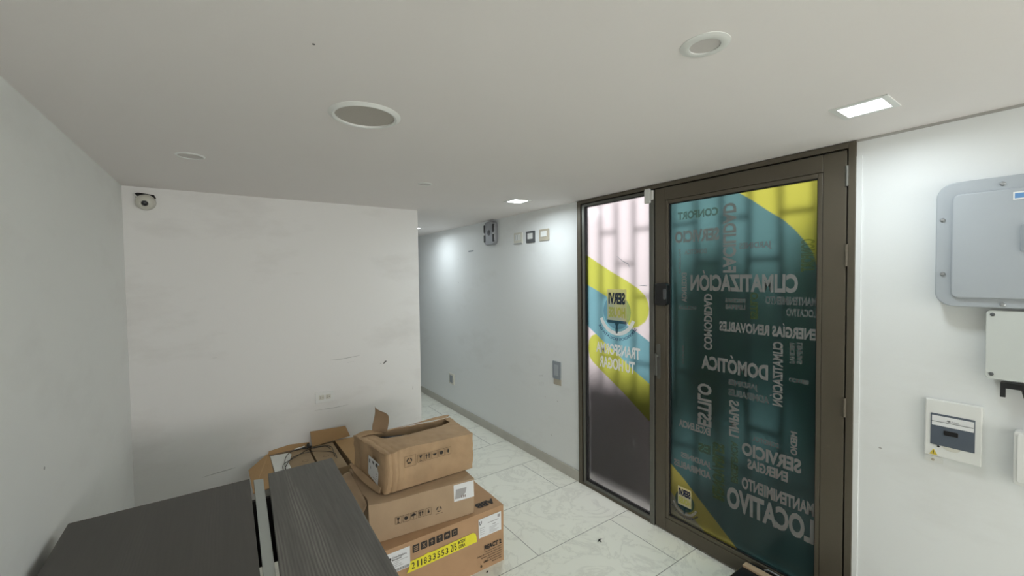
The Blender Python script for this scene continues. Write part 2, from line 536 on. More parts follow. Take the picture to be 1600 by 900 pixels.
smear(wb, [(1.112, 0.974), (1.122, 0.984)], 0.004, 2, 'y')
smear(wb, [(-0.16, 0.350), (-0.08, 0.357), (-0.01, 0.362), (0.03, 0.367)], 0.0024, 1, 'y')
smear(wb, [(-0.08, 1.160), (-0.055, 1.158)], 0.002, 1, 'y')
smear(wb, [(1.345, 0.70), (1.350, 0.73)], 0.006, 1, 'y')
smear(wb, [(0.55, 0.668), (0.70, 0.663), (0.80, 0.668)], 0.002, 1, 'y')
struct(wb.build('wall_back', [M['wall'], M['faint_mark'], M['mark']]))
wc = MB(); wc.box(1.27, 1.424, YB + 0.15, 9.0, 0, H)
struct(wc.build('wall_corridor', M['wall']))
wf = MB(); wf.box(1.27, 2.6, 9.0, 9.15, 0, H)
struct(wf.build('wall_far', M['wall']))

# door wall with the opening
wr = MB()
wr.box(XR, XR + 0.16, -5.5, 0.640, 0, H)
wr.box(XR, XR + 0.16, 2.423, 9.1, 0, H)
# handwriting-like scratches and nicks
for k, (y, z) in enumerate([(2.945, 0.782), (2.93, 0.779), (2.915, 0.783), (2.90, 0.785)]):
    smear(wr, [(y, z - 0.014), (y - 0.004, z + 0.012)], 0.0022, 1, 'x')
for k in range(6):
    y = 2.94 - k * 0.013
    smear(wr, [(y, 0.685 + 0.003 * k), (y + 0.008, 0.715 + 0.004 * k)], 0.0016, 1, 'x')
smear(wr, [(2.95, 0.775), (2.89, 0.79)], 0.002, 1, 'x')
for (y, z) in [(2.86, 0.60), (0.545, 0.919), (0.75, 0.852), (2.774, 0.276), (4.50, 1.90), (4.50, 1.62), (2.69, 0.60)]:
    smear(wr, [(y - 0.006, z), (y, z + 0.002), (y + 0.006, z)], 0.004, 1, 'x')
# sockets chased into the plaster
wr.poly([(XR - 0.0007, y, z) for y, z in ((4.238, 1.977), (4.118, 1.978), (4.118, 1.994), (4.238, 1.993))], 3)
# torn plaster edge beside the frame
rng = random.Random(3)
pl = []
z = 0.2
ys = []
while z < 2.26:
    ys.append((0.645 + rng.uniform(-0.003, 0.004), z)); z += rng.uniform(0.03, 0.09)
for i in range(len(ys) - 1):
    a, b = ys[i], ys[i + 1]
    wr.prism([(XR - 0.004, 0.62, a[1]), (XR - 0.004, a[0], a[1]), (XR - 0.004, b[0], b[1]), (XR - 0.004, 0.62, b[1])], (0.004, 0, 0), 0)
struct(wr.build('wall_right', [M['wall_right'], M['faint_mark'], M['mark'], M['mid_grey']]))

# rear wall behind the camera, its opening added to go with the fill light
wq = MB()
wq.box(-0.66, -0.25, -5.5, -5.35, 0, H); wq.box(2.05, 2.5, -5.5, -5.35, 0, H)
wq.box(-0.25, 2.05, -5.5, -5.35, 0, 1.20); wq.box(-0.25, 2.05, -5.5, -5.35, 2.05, H)
struct(wq.build('wall_rear', M['wall']))

bb = MB(); bb.box(XR - 0.011, XR - 0.0005, 2.425, 9.0, 0, 0.088)
struct(bb.build('baseboard_right', M['baseboard'], bevel=0.003))

# shadow-gap strip where the door wall meets the ceiling
tr_ = MB(); tr_.box(XR - 0.004, XR, -3.0, 0.64, H - 0.010, H)
struct(tr_.build('trim_1', mat('plaster_edge', (0.40, 0.39, 0.37, 1), 0.9)))

# ================================================================== exterior beyond the door
st = MB(); st.box(2.6, 9.0, -4.0, 9.0, -0.22, -0.10)
struct(st.build('floor_outside', M['street']))
fc = MB(); fc.box(6.4, 6.6, -4.0, 9.0, -0.1, 3.6)
struct(fc.build('wall_outside', M['facade']))

gr = thing('security_grille', (2.594, 1.53, 0), 'dark iron security grille with staggered crossbars outside the frosted door', 'grille')
g = MB()
bars = [0.70 + 0.165 * k for k in range(11)]
for y in bars:
    g.box(2.585, 2.603, y - 0.010, y + 0.010, -0.05, 2.26)
g.build('upright_bar', M['iron'], gr)['kind'] = 'stuff'
g = MB()
for i in range(10):
    z = 0.28 + (0.25 if i % 2 else 0)
    while z < 2.2:
        g.box(2.587, 2.601, bars[i], bars[i + 1], z - 0.011, z + 0.011)
        z += 0.50
g.build('crossbar', M['iron'], gr)['kind'] = 'stuff'

# planter and shrubs
pln = MB(); pln.prism([(2.74, 2.00, -0.1), (3.3, 2.00, -0.1), (3.3, 4.0, -0.1), (2.74, 4.0, -0.1)], (0, 0, 0.82))
pln.prism([(2.72, 1.98, 0.68), (3.32, 1.98, 0.68), (3.32, 4.02, 0.68), (2.72, 4.02, 0.68)], (0, 0, 0.05))
bed = MB(); bed.box(2.66, 6.3, -1.5, 1.96, -0.1, -0.04)
struct(bed.build('floor_planting_bed', M['soil']))
tag(pln.build('garden_planter', M['planter'], bevel=0.01), 'long dark brown planter outside, seen through the lower glass of the side panel', 'planter')

def shrub(x, y, h, w, label, seed):
    t = thing('garden_shrub', (x, y, -0.1), label, 'shrub', None)
    rg = random.Random(seed)
    s = MB()
    for k in range(7):
        a = rg.uniform(0, 6.28)
        s.tube([(x, y, -0.1), (x + 0.1 * math.cos(a), y + 0.1 * math.sin(a), h * 0.45), (x + w * 0.7 * math.cos(a), y + w * 0.7 * math.sin(a), h * 0.9)], 0.012, 6)
    s.build('stem', M['planter'], t)
    f = MB()
    for k in range(1500):
        a, e, r = rg.uniform(0, 6.28), rg.uniform(-1, 1), rg.uniform(0.35, 1) ** 0.5
        c = Vector((x + w * r * math.cos(a) * math.sqrt(1 - e * e), y + w * r * math.sin(a) * math.sqrt(1 - e * e), h * 0.55 + h * 0.45 * e * r))
        d = Vector((rg.uniform(-1, 1), rg.uniform(-1, 1), rg.uniform(-0.6, 1))).normalized()
        n = d.cross(Vector((rg.uniform(-1, 1), rg.uniform(-1, 1), rg.uniform(-1, 1)))).normalized()
        l, ww = rg.uniform(0.09, 0.16), rg.uniform(0.02, 0.035)
        f.poly([c, c + d * l * 0.5 + n * ww, c + d * l, c + d * l * 0.5 - n * ww])
    f.build('foliage', M['leaf'], t)
shrub(3.75, 1.90, 1.95, 0.34, 'leafy green shrub outside, dim behind the middle of the printed door', 5)
shrub(3.75, 1.02, 2.15, 0.34, 'tall green shrub outside, behind the hinge side of the door glass', 8)
shrub(4.75, 1.55, 1.9, 0.38, 'green shrub outside, farthest back behind the printed door', 11)
shrub(4.75, 2.45, 1.7, 0.36, 'low green shrub outside, behind the handle side of the door glass', 6)

# ================================================================== door frame, side panel, door
FX0, FX1 = XR - 0.012, XR + 0.045
ff = MB()
# outer fixed frame: left jamb, right jamb, head, sill under the side panel
ff.box(FX0, FX1, 2.385, 2.423, 0, 2.283)
ff.box(FX0, FX1, 0.640, 0.667, 0, 2.283)
ff.box(FX0, FX1, 0.667, 2.385, 2.258, 2.283)
ff.box(FX0 + 0.004, FX1, 1.70, 2.385, 0.0, 0.022)
struct(ff.build('trim_2', M['bronze'], bevel=0.0015))
fg = MB()
fg.box(FX0 + 0.02, FX1 - 0.005, 2.372, 2.385, 0.02, 2.258); fg.box(FX0 + 0.02, FX1 - 0.005, 0.667, 0.6735, 0, 2.258)
fg.box(FX0 + 0.02, FX1 - 0.005, 0.667, 2.385, 2.2505, 2.258)
fg.box(FX0 + 0.02, FX1 - 0.005, 1.693, 1.70, 0, 2.25)
struct(fg.build('trim_3', M['gasket']))
# mid mullion of the side panel
w1 = bpy.data.objects.new('window_1', None); w1.location = (XR, 2.04, 0); COL.objects.link(w1); struct(w1)
m_ = MB()
m_.box(FX0 - 0.002, FX1, 1.700, 1.735, 0.0, 2.2505)
m_.box(FX0 + 0.004, FX1, 2.345, 2.372, 0.022, 2.2505)
m_.box(FX0 + 0.004, FX1, 1.735, 2.345, 2.232, 2.2505)
m_.box(FX0 + 0.004, FX1, 1.735, 2.345, 0.022, 0.046)
m_.build('window_frame', M['bronze_light'], w1, bevel=0.002)
m_ = MB()
m_.box(FX0 + 0.006, FX1 - 0.01, 2.337, 2.345, 0.046, 2.232); m_.box(FX0 + 0.006, FX1 - 0.01, 1.735, 1.741, 0.046, 2.232)
m_.box(FX0 + 0.006, FX1 - 0.01, 1.741, 2.337, 2.227, 2.232); m_.box(FX0 + 0.006, FX1 - 0.01, 1.741, 2.337, 0.046, 0.054)
m_.build('gasket', M['gasket'], w1)

def in_poly(Y, Z, poly):
    inside = np.zeros(Y.shape, bool)
    n = len(poly)
    for i in range(n):
        y0, z0 = poly[i]; y1, z1 = poly[(i + 1) % n]
        if z0 == z1: continue
        c = ((z0 > Z) != (z1 > Z)) & (Y < (y1 - y0) * (Z - z0) / (z1 - z0) + y0)
        inside ^= c
    return inside

def film(name, parent, y0, y1, z0, z1, x, base, polys, step=0.005):
    """flat printed film with the print as a colour attribute (the ink's own colour)"""
    ny, nz = int((y1 - y0) / step) + 1, int((z1 - z0) / step) + 1
    gy, gz = np.linspace(y0, y1, ny), np.linspace(z0, z1, nz)
    Y, Z = np.meshgrid(gy, gz)
    C = np.zeros(Y.shape + (3,)); S = 0
    for dy in (-0.33, 0, 0.33):
        for dz in (-0.33, 0, 0.33):
            c = np.zeros(Y.shape + (3,)); c[:] = base
            for poly, col in polys:
                c[in_poly(Y + dy * step, Z + dz * step, poly)] = col
            C += c; S += 1
    C /= S
    off = parent_world(parent)
    co = np.stack([np.full(Y.shape, x) - off.x, Y - off.y, Z - off.z], -1).reshape(-1, 3)
    idx = np.arange(ny * nz).reshape(nz, ny)
    q = np.stack([idx[:-1, :-1], idx[1:, :-1], idx[1:, 1:], idx[:-1, 1:]], -1).reshape(-1, 4)
    me = bpy.data.meshes.new(name)
    me.from_pydata(co.tolist(), [], q.tolist())
    at = me.attributes.new('print', 'FLOAT_COLOR', 'POINT')
    at.data.foreach_set('color', np.concatenate([C.reshape(-1, 3), np.ones((ny * nz, 1))], 1).astype(np.float32).ravel())
    me.materials.append(M['film'])
    o = bpy.data.objects.new(name, me)
    COL.objects.link(o); o.parent = parent
    return o

WHITE = (0.84, 0.775, 0.74); LIME = (0.58, 0.62, 0.10); TEAL = (0.20, 0.43, 0.46); TEAL2 = (0.10, 0.215, 0.205); YEL = (0.50, 0.50, 0.075)
XF = XR + 0.008
top_lime = [(2.36, 1.865), (2.332, 1.85), (2.109, 1.73), (1.95, 1.655), (1.842, 1.597), (1.785, 1.55), (1.762, 1.507), (1.753, 1.46), (1.759, 1.416), (1.785, 1.37), (1.82, 1.345), (1.85, 1.328), (1.90, 1.315), (2.0, 1.40), (2.135, 1.52), (2.36, 1.625)]
teal_band = [(2.36, 1.63), (2.25, 1.585), (2.135, 1.534), (2.06, 1.47), (2.04, 1.40), (1.96, 1.345), (1.904, 1.315), (1.83, 1.28), (1.70, 1.21), (1.70, 0.92), (1.78, 0.965), (1.864, 1.008), (2.051, 1.125), (2.15, 1.18), (2.242, 1.237), (2.36, 1.31)]
low_lime = [(2.242, 1.237), (2.285, 1.22), (2.315, 1.18), (2.326, 1.11), (2.31, 1.05), (2.278, 1.016), (2.185, 0.958), (1.987, 0.844), (1.771, 0.702), (1.70, 0.66), (1.70, 0.92), (1.78, 0.965), (1.864, 1.008), (2.051, 1.125), (2.15, 1.18)]
film('glass', w1, 1.738, 2.340, 0.050, 2.230, XF, WHITE, [(top_lime, LIME), (low_lime, LIME), (teal_band, TEAL)])['label'] = 'frosted glass with lime and teal printed bands'

def disc(mb, y, z, r, x, mi, n=32, a0=0, a1=360, ri=0.0):
    if ri == 0:
        mb.poly([(x, y + r * math.cos(2 * math.pi * k / n), z + r * math.sin(2 * math.pi * k / n)) for k in range(n)], mi)
    else:
        for k in range(n):
            a, b = math.radians(a0 + (a1 - a0) * k / n), math.radians(a0 + (a1 - a0) * (k + 1) / n)
            mb.poly([(x, y + r * math.cos(a), z + r * math.sin(a)), (x, y + r * math.cos(b), z + r * math.sin(b)), (x, y + ri * math.cos(b), z + ri * math.sin(b)), (x, y + ri * math.cos(a), z + ri * math.sin(a))], mi)

def word(mb, s, ya, yb, za, zb, mi, x=XF - 0.0015, bold=0.03):
    """word printed on the glass to be read from outside (runs towards +y)"""
    put_text(mb, s, (x, ya, za), (0, yb - ya, 0), (0, 0, zb - za), mi, bold)
def word_v(mb, s, yr, yl, za, zb, mi, up=True, x=XF - 0.0015, bold=0.03):
    if up: put_text(mb, s, (x, yl, za), (0, 0, zb - za), (0, yr - yl, 0), mi, bold)
    else: put_text(mb, s, (x, yr, zb), (0, 0, za - zb), (0, yl - yr, 0), mi, bold)

LET = [M['let_white'], M['let_bright'], M['let_lime'], M['let_navy'], M['let_cream'], M['let_blue'], M['let_lime2'], M['let_teal'], M['let_faint']]
def logo(mb, yc, zc, s, disc_mi):
    """round emblem: disc, cream square with two words, paint brush below, ring of small words"""
    x = XF - 0.0012
    disc(mb, yc, zc - 0.05 * s, 0.44 * s, x, disc_mi)
    disc(mb, yc, zc - 0.05 * s, 0.60 * s, x - 0.0002, 1, 40, 200, 340, 0.50 * s) if disc_mi == 5 else disc(mb, yc, zc - 0.05 * s, 0.60 * s, x - 0.0002, 0, 40, 200, 340, 0.50 * s)
    mb.poly([(x - 0.0004, yc - 0.31 * s, zc - 0.27 * s), (x - 0.0004, yc + 0.31 * s, zc - 0.27 * s), (x - 0.0004, yc + 0.31 * s, zc + 0.52 * s), (x - 0.0004, yc - 0.31 * s, zc + 0.52 * s)], 4)
    word(mb, 'SERVI', yc - 0.27 * s, yc + 0.27 * s, zc + 0.14 * s, zc + 0.44 * s, 3, x - 0.0008, 0.05)
    word(mb, 'HOUSE', yc - 0.27 * s, yc + 0.27 * s, zc - 0.20 * s, zc + 0.07 * s, 6, x - 0.0008, 0.05)
    mb.poly([(x - 0.0006, yc - 0.31 * s, zc - 0.34 * s), (x - 0.0006, yc + 0.31 * s, zc - 0.34 * s), (x - 0.0006, yc + 0.31 * s, zc - 0.27 * s), (x - 0.0006, yc - 0.31 * s, zc - 0.27 * s)], 7)
    mb.poly([(x - 0.0006, yc - 0.02 * s, zc - 0.60 * s), (x - 0.0006, yc + 0.03 * s, zc - 0.60 * s), (x - 0.0006, yc + 0.05 * s, zc - 0.50 * s), (x - 0.0006, yc + 0.025 * s, zc - 0.42 * s), (x - 0.0006, yc + 0.07 * s, zc - 0.34 * s), (x - 0.0006, yc - 0.07 * s, zc - 0.34 * s), (x - 0.0006, yc - 0.025 * s, zc - 0.42 * s), (x - 0.0006, yc - 0.05 * s, zc - 0.50 * s)], 7)
    # small words bent along the arc
    vs_, fs_ = text_mesh('SERVICIOS LOCATIVOS', 0.02)
    pts = []
    for a, b in vs_:
        ang = math.radians(212 + 116 * a); rr = (0.66 - 0.0 + 0.0) * s + (0.07 * s) * (1 - b)
        pts.append((x - 0.0006, yc + rr * math.cos(ang), zc - 0.05 * s + rr * math.sin(ang)))
    mb.add(pts, fs_, 3)

lt = MB()
logo(lt, 2.033, 1.437, 0.290, 5)
word(lt, 'TRANSFORMA', 1.826, 2.240, 1.098, 1.182, 1, bold=0.035)
word(lt, 'TU HOGAR', 1.872, 2.206, 0.990, 1.078, 1, bold=0.035)
lt.build('lettering', LET, w1, recalc=False)['label'] = 'mirrored white slogan and round emblem'
# scratches in the film
sc_ = MB()
for pts in ([(2.03, 1.83), (1.97, 1.79), (1.925, 1.77), (1.915, 1.745)], [(1.83, 1.617), (1.79, 1.618), (1.765, 1.616)]):
    smear(sc_, pts, 0.0022, 0, 'x', -0.006)
smear(sc_, [(1.885, 0.53), (1.882, 0.47)], 0.004, 1, 'x', -0.006)
sc_.build('scratch', [M['mid_grey'], M['white_plastic']], w1, recalc=False)

# ---- door leaf
d1 = bpy.data.objects.new('door_1', None); d1.location = (XR, 1.19, 0); COL.objects.link(d1); struct(d1)
DX0, DX1 = XR - 0.010, XR + 0.035
lf = MB()
GY0, GY1, GZ0, GZ1 = 0.786, 1.596, 0.118, 2.146
lf.box(DX0, DX1, GY1 + 0.022, 1.692, 0.012, 2.2505)
lf.box(DX0, DX1, 0.6735, GY0 - 0.022, 0.012, 2.2505)
lf.box(DX0, DX1, GY0 - 0.022, GY1 + 0.022, GZ1 + 0.024, 2.2505)
lf.box(DX0, DX1, GY0 - 0.022, GY1 + 0.022, 0.012, GZ0 - 0.024)
lf.build('door_frame', M['bronze'], d1, bevel=0.002)
bd = MB()
bd.box(DX0 + 0.002, DX1, GY1, GY1 + 0.0205, GZ0 - 0.0225, GZ1 + 0.0225)
bd.box(DX0 + 0.002, DX1, GY0 - 0.0205, GY0, GZ0 - 0.0225, GZ1 + 0.0225)
bd.box(DX0 + 0.002, DX1, GY0, GY1, GZ1, GZ1 + 0.0225)
bd.box(DX0 + 0.002, DX1, GY0, GY1, GZ0 - 0.0225, GZ0)
bd.build('glazing_bead', M['bronze'], d1, bevel=0.003)
gk = MB()
gk.box(DX0 + 0.010, DX1 - 0.01, GY1 - 0.006, GY1, GZ0, GZ1); gk.box(DX0 + 0.010, DX1 - 0.01, GY0, GY0 + 0.004, GZ0, GZ1)
gk.box(DX0 + 0.010, DX1 - 0.01, GY0, GY1, GZ1 - 0.005, GZ1); gk.box(DX0 + 0.010, DX1 - 0.01, GY0, GY1, GZ0, GZ0 + 0.006)
gk.build('gasket', M['gasket'], d1)

lime_top = [(1.20, 2.17), (1.167, 2.146), (1.095, 2.093), (1.012, 2.023), (0.936, 1.964), (0.886, 1.91), (0.839, 1.846), (0.807, 1.791), (0.79, 1.719), (0.70, 1.60), (0.70, 2.30), (1.20, 2.30)]
lime_low = [(1.66, 0.51), (1.584, 0.457), (1.488, 0.39), (1.333, 0.262), (1.184, 0.142), (1.12, 0.08), (1.66, 0.08)]
pale_low = [(1.66, 0.30), (1.584, 0.27), (1.50, 0.205), (1.40, 0.155), (1.30, 0.08), (1.66, 0.08)]
film('glass', d1, GY0 + 0.002, GY1 - 0.004, GZ0 + 0.003, GZ1 - 0.002, XF, TEAL2, [(lime_top, YEL), (lime_low, (0.85, 0.72, 0.14)), (pale_low, (0.66, 0.60, 0.38))])['label'] = 'frosted glass printed teal with lime corners'  # low lime and pale print brightened, light from outside put into their colour

H_WORDS = [("SERVICIO", 1.271, 1.557, 1.889, 1.964), ("DOMÓTICA", 1.348, 1.489, 1.815, 1.846), ("JARDINES", 0.992, 1.159, 1.820, 1.864), ("CONFORT*", 1.278, 1.537, 2.033, 2.082),
 ("CLIMATIZACIÓN", 0.87, 1.45, 1.592, 1.690), ("PISCINAS", 1.123, 1.236, 1.530, 1.556), ("LIMPIAS", 1.123, 1.236, 1.492, 1.520), ("MANTENIMIENTO", 0.791, 1.021, 1.530, 1.573), ("LOCATIVO", 0.79, 0.922, 1.474, 1.514),
 ("ENERGÍAS RENOVABLES", 0.787, 1.269, 1.362, 1.420), ("DOMÓTICA", 1.006, 1.379, 1.122, 1.206), ("FACILIDAD", 1.412, 1.533, 1.474, 1.498), ("JARDINES", 1.056, 1.216, 1.050, 1.092), ("ADMIRABLES", 0.999, 1.216, 0.998, 1.038),
 ("SERVICIO", 0.82, 0.907, 1.139, 1.161), ("EXCELENCIA", 1.322, 1.529, 0.725, 0.772), ("DOMÓTICA", 0.952, 1.082, 0.774, 0.803), ("SERVICIO", 0.849, 1.14, 0.680, 0.754), ("ENERGÍAS", 0.909, 1.109, 0.612, 0.668),
 ("JARDINES", 1.319, 1.515, 0.522, 0.566), ("ADMIRABLES", 1.319, 1.565, 0.462, 0.506), ("ES*", 1.321, 1.399, 0.609, 0.665), ("MANTENIMIENTO", 0.792, 1.139, 0.488, 0.556), ("LOCATIVO", 0.792, 1.222, 0.345, 0.472)]
V_WORDS = [("FACILIDAD^", 1.174, 1.25, 1.7, 2.093), ("EXCELENCIAv", 1.475, 1.51, 1.52, 1.703), ("COMODIDAD^", 1.311, 1.363, 1.241, 1.576), ("ESTILO*^", 1.058, 1.099, 1.445, 1.591),
 ("CLIMATIZACIÓNv", 0.935, 0.984, 0.999, 1.337), ("PISCINASv", 0.881, 0.906, 1.232, 1.339), ("LIMPIASv", 0.848, 0.873, 1.237, 1.344), ("SERVICIOv", 1.493, 1.506, 1.131, 1.246), ("FACILIDADv", 1.515, 1.532, 1.70, 1.85),
 ("ESTILO^", 1.314, 1.403, 0.776, 1.033), ("LIMPIAS^", 1.154, 1.212, 0.765, 0.974), ("MEDIO v", 0.867, 0.898, 0.766, 0.887), ("RENOVABLES*^", 1.236, 1.309, 0.363, 0.70), ("EXCELENCIA*^", 1.16, 1.2, 0.501, 0.74), ("CONFORT*v", 0.80, 0.86, 1.70, 1.86)]
FAINT = {"JARDINES", "PISCINAS", "LIMPIAS", "FACILIDAD"}
lt = MB()
for s, ya, yb, za, zb in H_WORDS:
    mi = 2 if '*' in s else (8 if (zb - za < 0.045 and za > 0.6) else 0)
    word(lt, s.replace('*', ''), ya, yb, za, zb, mi, bold=0.045)
for s, yr, yl, za, zb in V_WORDS:
    mi = 2 if '*' in s else (8 if yl - yr < 0.03 else 0)
    word_v(lt, s.replace('*', '').replace(' ', '')[:-1], yr, yl, za, zb, mi, up=s.endswith('^'), bold=0.04)
logo(lt, 1.49, 0.262, 0.15, 7)
lt.build('lettering', LET, d1, recalc=False)['label'] = 'mirrored grey and lime service words'

hd = MB()
hd.prism([(DX0 - 0.003, y, z) for y, z in rounded(1.652, 1.682, 1.005, 1.235, 0.013)], (0.0035, 0, 0))
hd_o = hd.build('handle', M['bronze_light'], d1, bevel=0.001)
hd_o['label'] = 'slim bronze metal pull with lever'
hl = MB()
hl.box(DX0 - 0.026, DX0 - 0.004, 1.662, 1.674, 1.150, 1.162); hl.box(DX0 - 0.034, DX0 - 0.024, 1.660, 1.676, 1.03, 1.175)
hl.build('lever', M['bronze_light'], hd_o, bevel=0.003)
lk = MB()
lk.prism([P(0.045, y, z)[0:1] + P(0.045, y, z)[1:] for y, z in rounded(1.614, 1.706, 1.489, 1.637, 0.02)], (0.034, 0, 0))
lk_o = lk.build('lock', M['black'], d1, bevel=0.004)
lk_o['label'] = 'glossy black rim lock box'
l2 = MB(); l2.prism([P(0.049, y, z) for y, z in rounded(1.620, 1.640, 1.530, 1.600, 0.008)], (0.006, 0, 0)); l2.build('thumb_turn', M['dark_grey'], lk_o, bevel=0.001)
for (z0, z1) in ((2.086, 2.178), (1.722, 1.822), (1.026, 1.114)):
    h_ = MB()
    h_.lathe([(0.0065, 0), (0.0065, z1 - z0)], (DX0 - 0.004, 0.671, z0), n=16)
    h_.lathe([(0.0075, (z1 - z0) * 0.72), (0.0075, (z1 - z0))], (DX0 - 0.004, 0.671, z0), n=16)
    ho = h_.build('hinge', M['bronze'] if z0 < 2 else M['bronze_light'], d1, smooth=True)

# magnetic contact at the head of the door
ds = MB(); ds.prism([(XR - 0.030, y, z) for y, z in rounded(1.720, 1.762, 2.166, 2.262, 0.006)], (0.016, 0, 0))
tag(ds.build('contact_sensor', M['white_plastic'], bevel=0.002), 'larger white block of the magnetic door contact, on the side panel post under the ceiling', 'sensor')
ds = MB(); ds.prism([(XR - 0.026, y, z) for y, z in rounded(1.699, 1.7165, 2.185, 2.248, 0.004)], (0.0115, 0, 0))
tag(ds.build('contact_magnet', M['white_plastic'], bevel=0.002), 'smaller white magnet of the door contact, to the right of the larger white block', 'sensor')

# ================================================================== ceiling fittings
def square_light(x, y, label, power=5.5):
    t = thing('square_downlight', (x, y, H), label, 'ceiling light', 'square lit ceiling lights in the row beside the door wall')
    f = MB()
    s, i = 0.082, 0.062
    for a in ((-s, s, -s, -i), (-s, s, i, s), (-s, -i, -i, i), (i, s, -i, i)):
        f.box(x + a[0], x + a[1], y + a[2], y + a[3], H - 0.004, H)
    f.build('frame', M['white_plastic'], t, bevel=0.001)
    d = MB(); d.box(x - i, x + i, y - i, y + i, H - 0.0025, H - 0.0005)
    d.build('diffuser', M['led'], t)
    l = area('lamp_light', (x, y, H - 0.012), (0.12, 0.12), power, (0.87, 0.96, 1.0), spread=172)
    l.parent = t; l.location = (0, 0, -0.012)
    return t
square_light(1.905, 0.500, 'bright square LED ceiling light in front of the door, nearest the wall boxes', 3.9)
square_light(1.920, 2.660, 'bright square LED ceiling light above the three wall switches')
square_light(1.905, 4.790, 'bright square LED light in the corridor ceiling, mostly hidden by the back wall corner')
square_light(1.92, -3.80, 'bright square LED ceiling light far behind the viewer', 58)

def round_fixture(name, x, y, r, ri, face, label, cat, depth=0.004, recess=0.0):
    t = thing(name, (x, y, H), label, cat)
    f = MB()
    f.lathe([(ri, -0.001), (ri, -depth), (ri + (r - ri) * 0.35, -depth - 0.002), (r, -0.0012), (r, 0)], (x, y, H), n=56, cap=False)
    f.build('ring', M['white_plastic'], t, smooth=True)
    d = MB(); d.lathe([(ri - 0.0005, -0.0012 - recess), (ri - 0.0005, -0.0005)], (x, y, H), n=56)
    d.build('speaker_grille' if cat == 'speaker' else 'diffuser', face, t)
    return t
round_fixture('ceiling_speaker', 0.437, 1.545, 0.125, 0.103, M['grille'], 'large round ceiling speaker with beige grille and thin white ring', 'speaker', depth=0.007, recess=0.0)
round_fixture('round_downlight', 1.033, 0.597, 0.060, 0.037, M['off_diffuser'], 'round unlit white recessed downlight near the top of the picture', 'ceiling light', depth=0.004)
round_fixture('round_cover_plate', -0.115, 2.49, 0.058, 0.048, M['off_diffuser'], 'flat round white cover on the ceiling near the left corner camera', 'cover plate', depth=0.003)
round_fixture('smoke_detector_base', 1.063, 2.472, 0.045, 0.037, M['off_diffuser'], 'smallest round white plate on the ceiling near the end of the back wall', 'cover plate', depth=0.003)

# ================================================================== back wall fittings
cm = thing('security_camera', (-0.392, YB, 2.19), 'small white ball security camera over a ragged hole, high on the back wall', 'security camera')
c = MB()
c.poly([(-0.452, YB - 0.001, 2.243), (-0.43, YB - 0.001, 2.252), (-0.39, YB - 0.001, 2.248), (-0.352, YB - 0.001, 2.243), (-0.343, YB - 0.001, 2.225), (-0.352, YB - 0.001, 2.20), (-0.43, YB - 0.001, 2.19), (-0.438, YB - 0.001, 2.215)])
c.build('cable_hole', M['matblack'], cm, recalc=False)
c = MB()
cc = Vector((-0.391, YB - 0.055, 2.186))
c.lathe([(0.048, 0.0), (0.050, -0.012), (0.046, -0.030)], (cc.x, YB - 0.001, cc.z + 0.006), axis='y', n=32)
c.build('base', M['cream_plastic'], cm, smooth=True)
c = MB()
dr = (Vector((0.05, -1.0, -0.32))).normalized()
rot = dr.to_track_quat('Z', 'Y').to_matrix()
n = 32
ring = []
for j in range(15):
    a = math.pi * j / 15.0
    if a < 0.42: continue
    ring.append((0.047 * math.sin(a), 0.047 * math.cos(a)))
ring = [(0.0, 0.030), (0.0155, 0.031), (0.0185, 0.0435)] + ring + [(0.0, -0.047)]
ring = [(max(r, 0.0003), h) for r, h in ring]
tmp = MB(); tmp.lathe(ring, (0, 0, 0), n=n)
tmp.v = [tuple(cc + rot @ Vector(v)) for v in tmp.v]
tmp.build('housing', M['cream_plastic'], cm, smooth=True)
tmp = MB(); tmp.lathe([(0.0150, 0.0315), (0.0150, 0.035), (0.006, 0.039), (0.0003, 0.0395)], (0, 0, 0), n=n)
tmp.v = [tuple(cc + rot @ Vector(v)) for v in tmp.v]
tmp.build('lens', M['black'], cm, smooth=True)
c = MB(); c.tube([(-0.452, YB - 0.002, 2.235), (-0.449, YB - 0.014, 2.243), (-0.442, YB - 0.014, 2.232), (-0.434, YB - 0.003, 2.226)], 0.005)
c.build('bracket_tab', M['white_plastic'], cm)

so = thing('wall_outlet', (0.62, YB, 0.76), 'white horizontal double wall outlet on the back wall above the cartons', 'outlet')
o_ = MB(); o_.prism([(x, YB - 0.010, z) for x, z in rounded(0.555, 0.686, 0.722, 0.804, 0.005)], (0, 0.0099, 0))
o_.build('plate', M['white_plastic'], so, bevel=0.002)
for cx in (0.600, 0.648):
    s_ = MB(); s_.prism([(x, YB - 0.0125, z) for x, z in rounded(cx - 0.019, cx + 0.019, 0.746, 0.782, 0.008)], (0, 0.004, 0))
    so2 = s_.build('socket', M['cream_plastic'], so, bevel=0.0008)
    h_ = MB()
    h_.box(cx - 0.010, cx - 0.004, YB - 0.0131, YB - 0.0126, 0.768, 0.771); h_.box(cx - 0.010, cx - 0.004, YB - 0.0131, YB - 0.0126, 0.757, 0.760)
    h_.box(cx + 0.006, cx + 0.011, YB - 0.0131, YB - 0.0126, 0.761, 0.767)
    h_.build('slot', M['matblack'], so2)

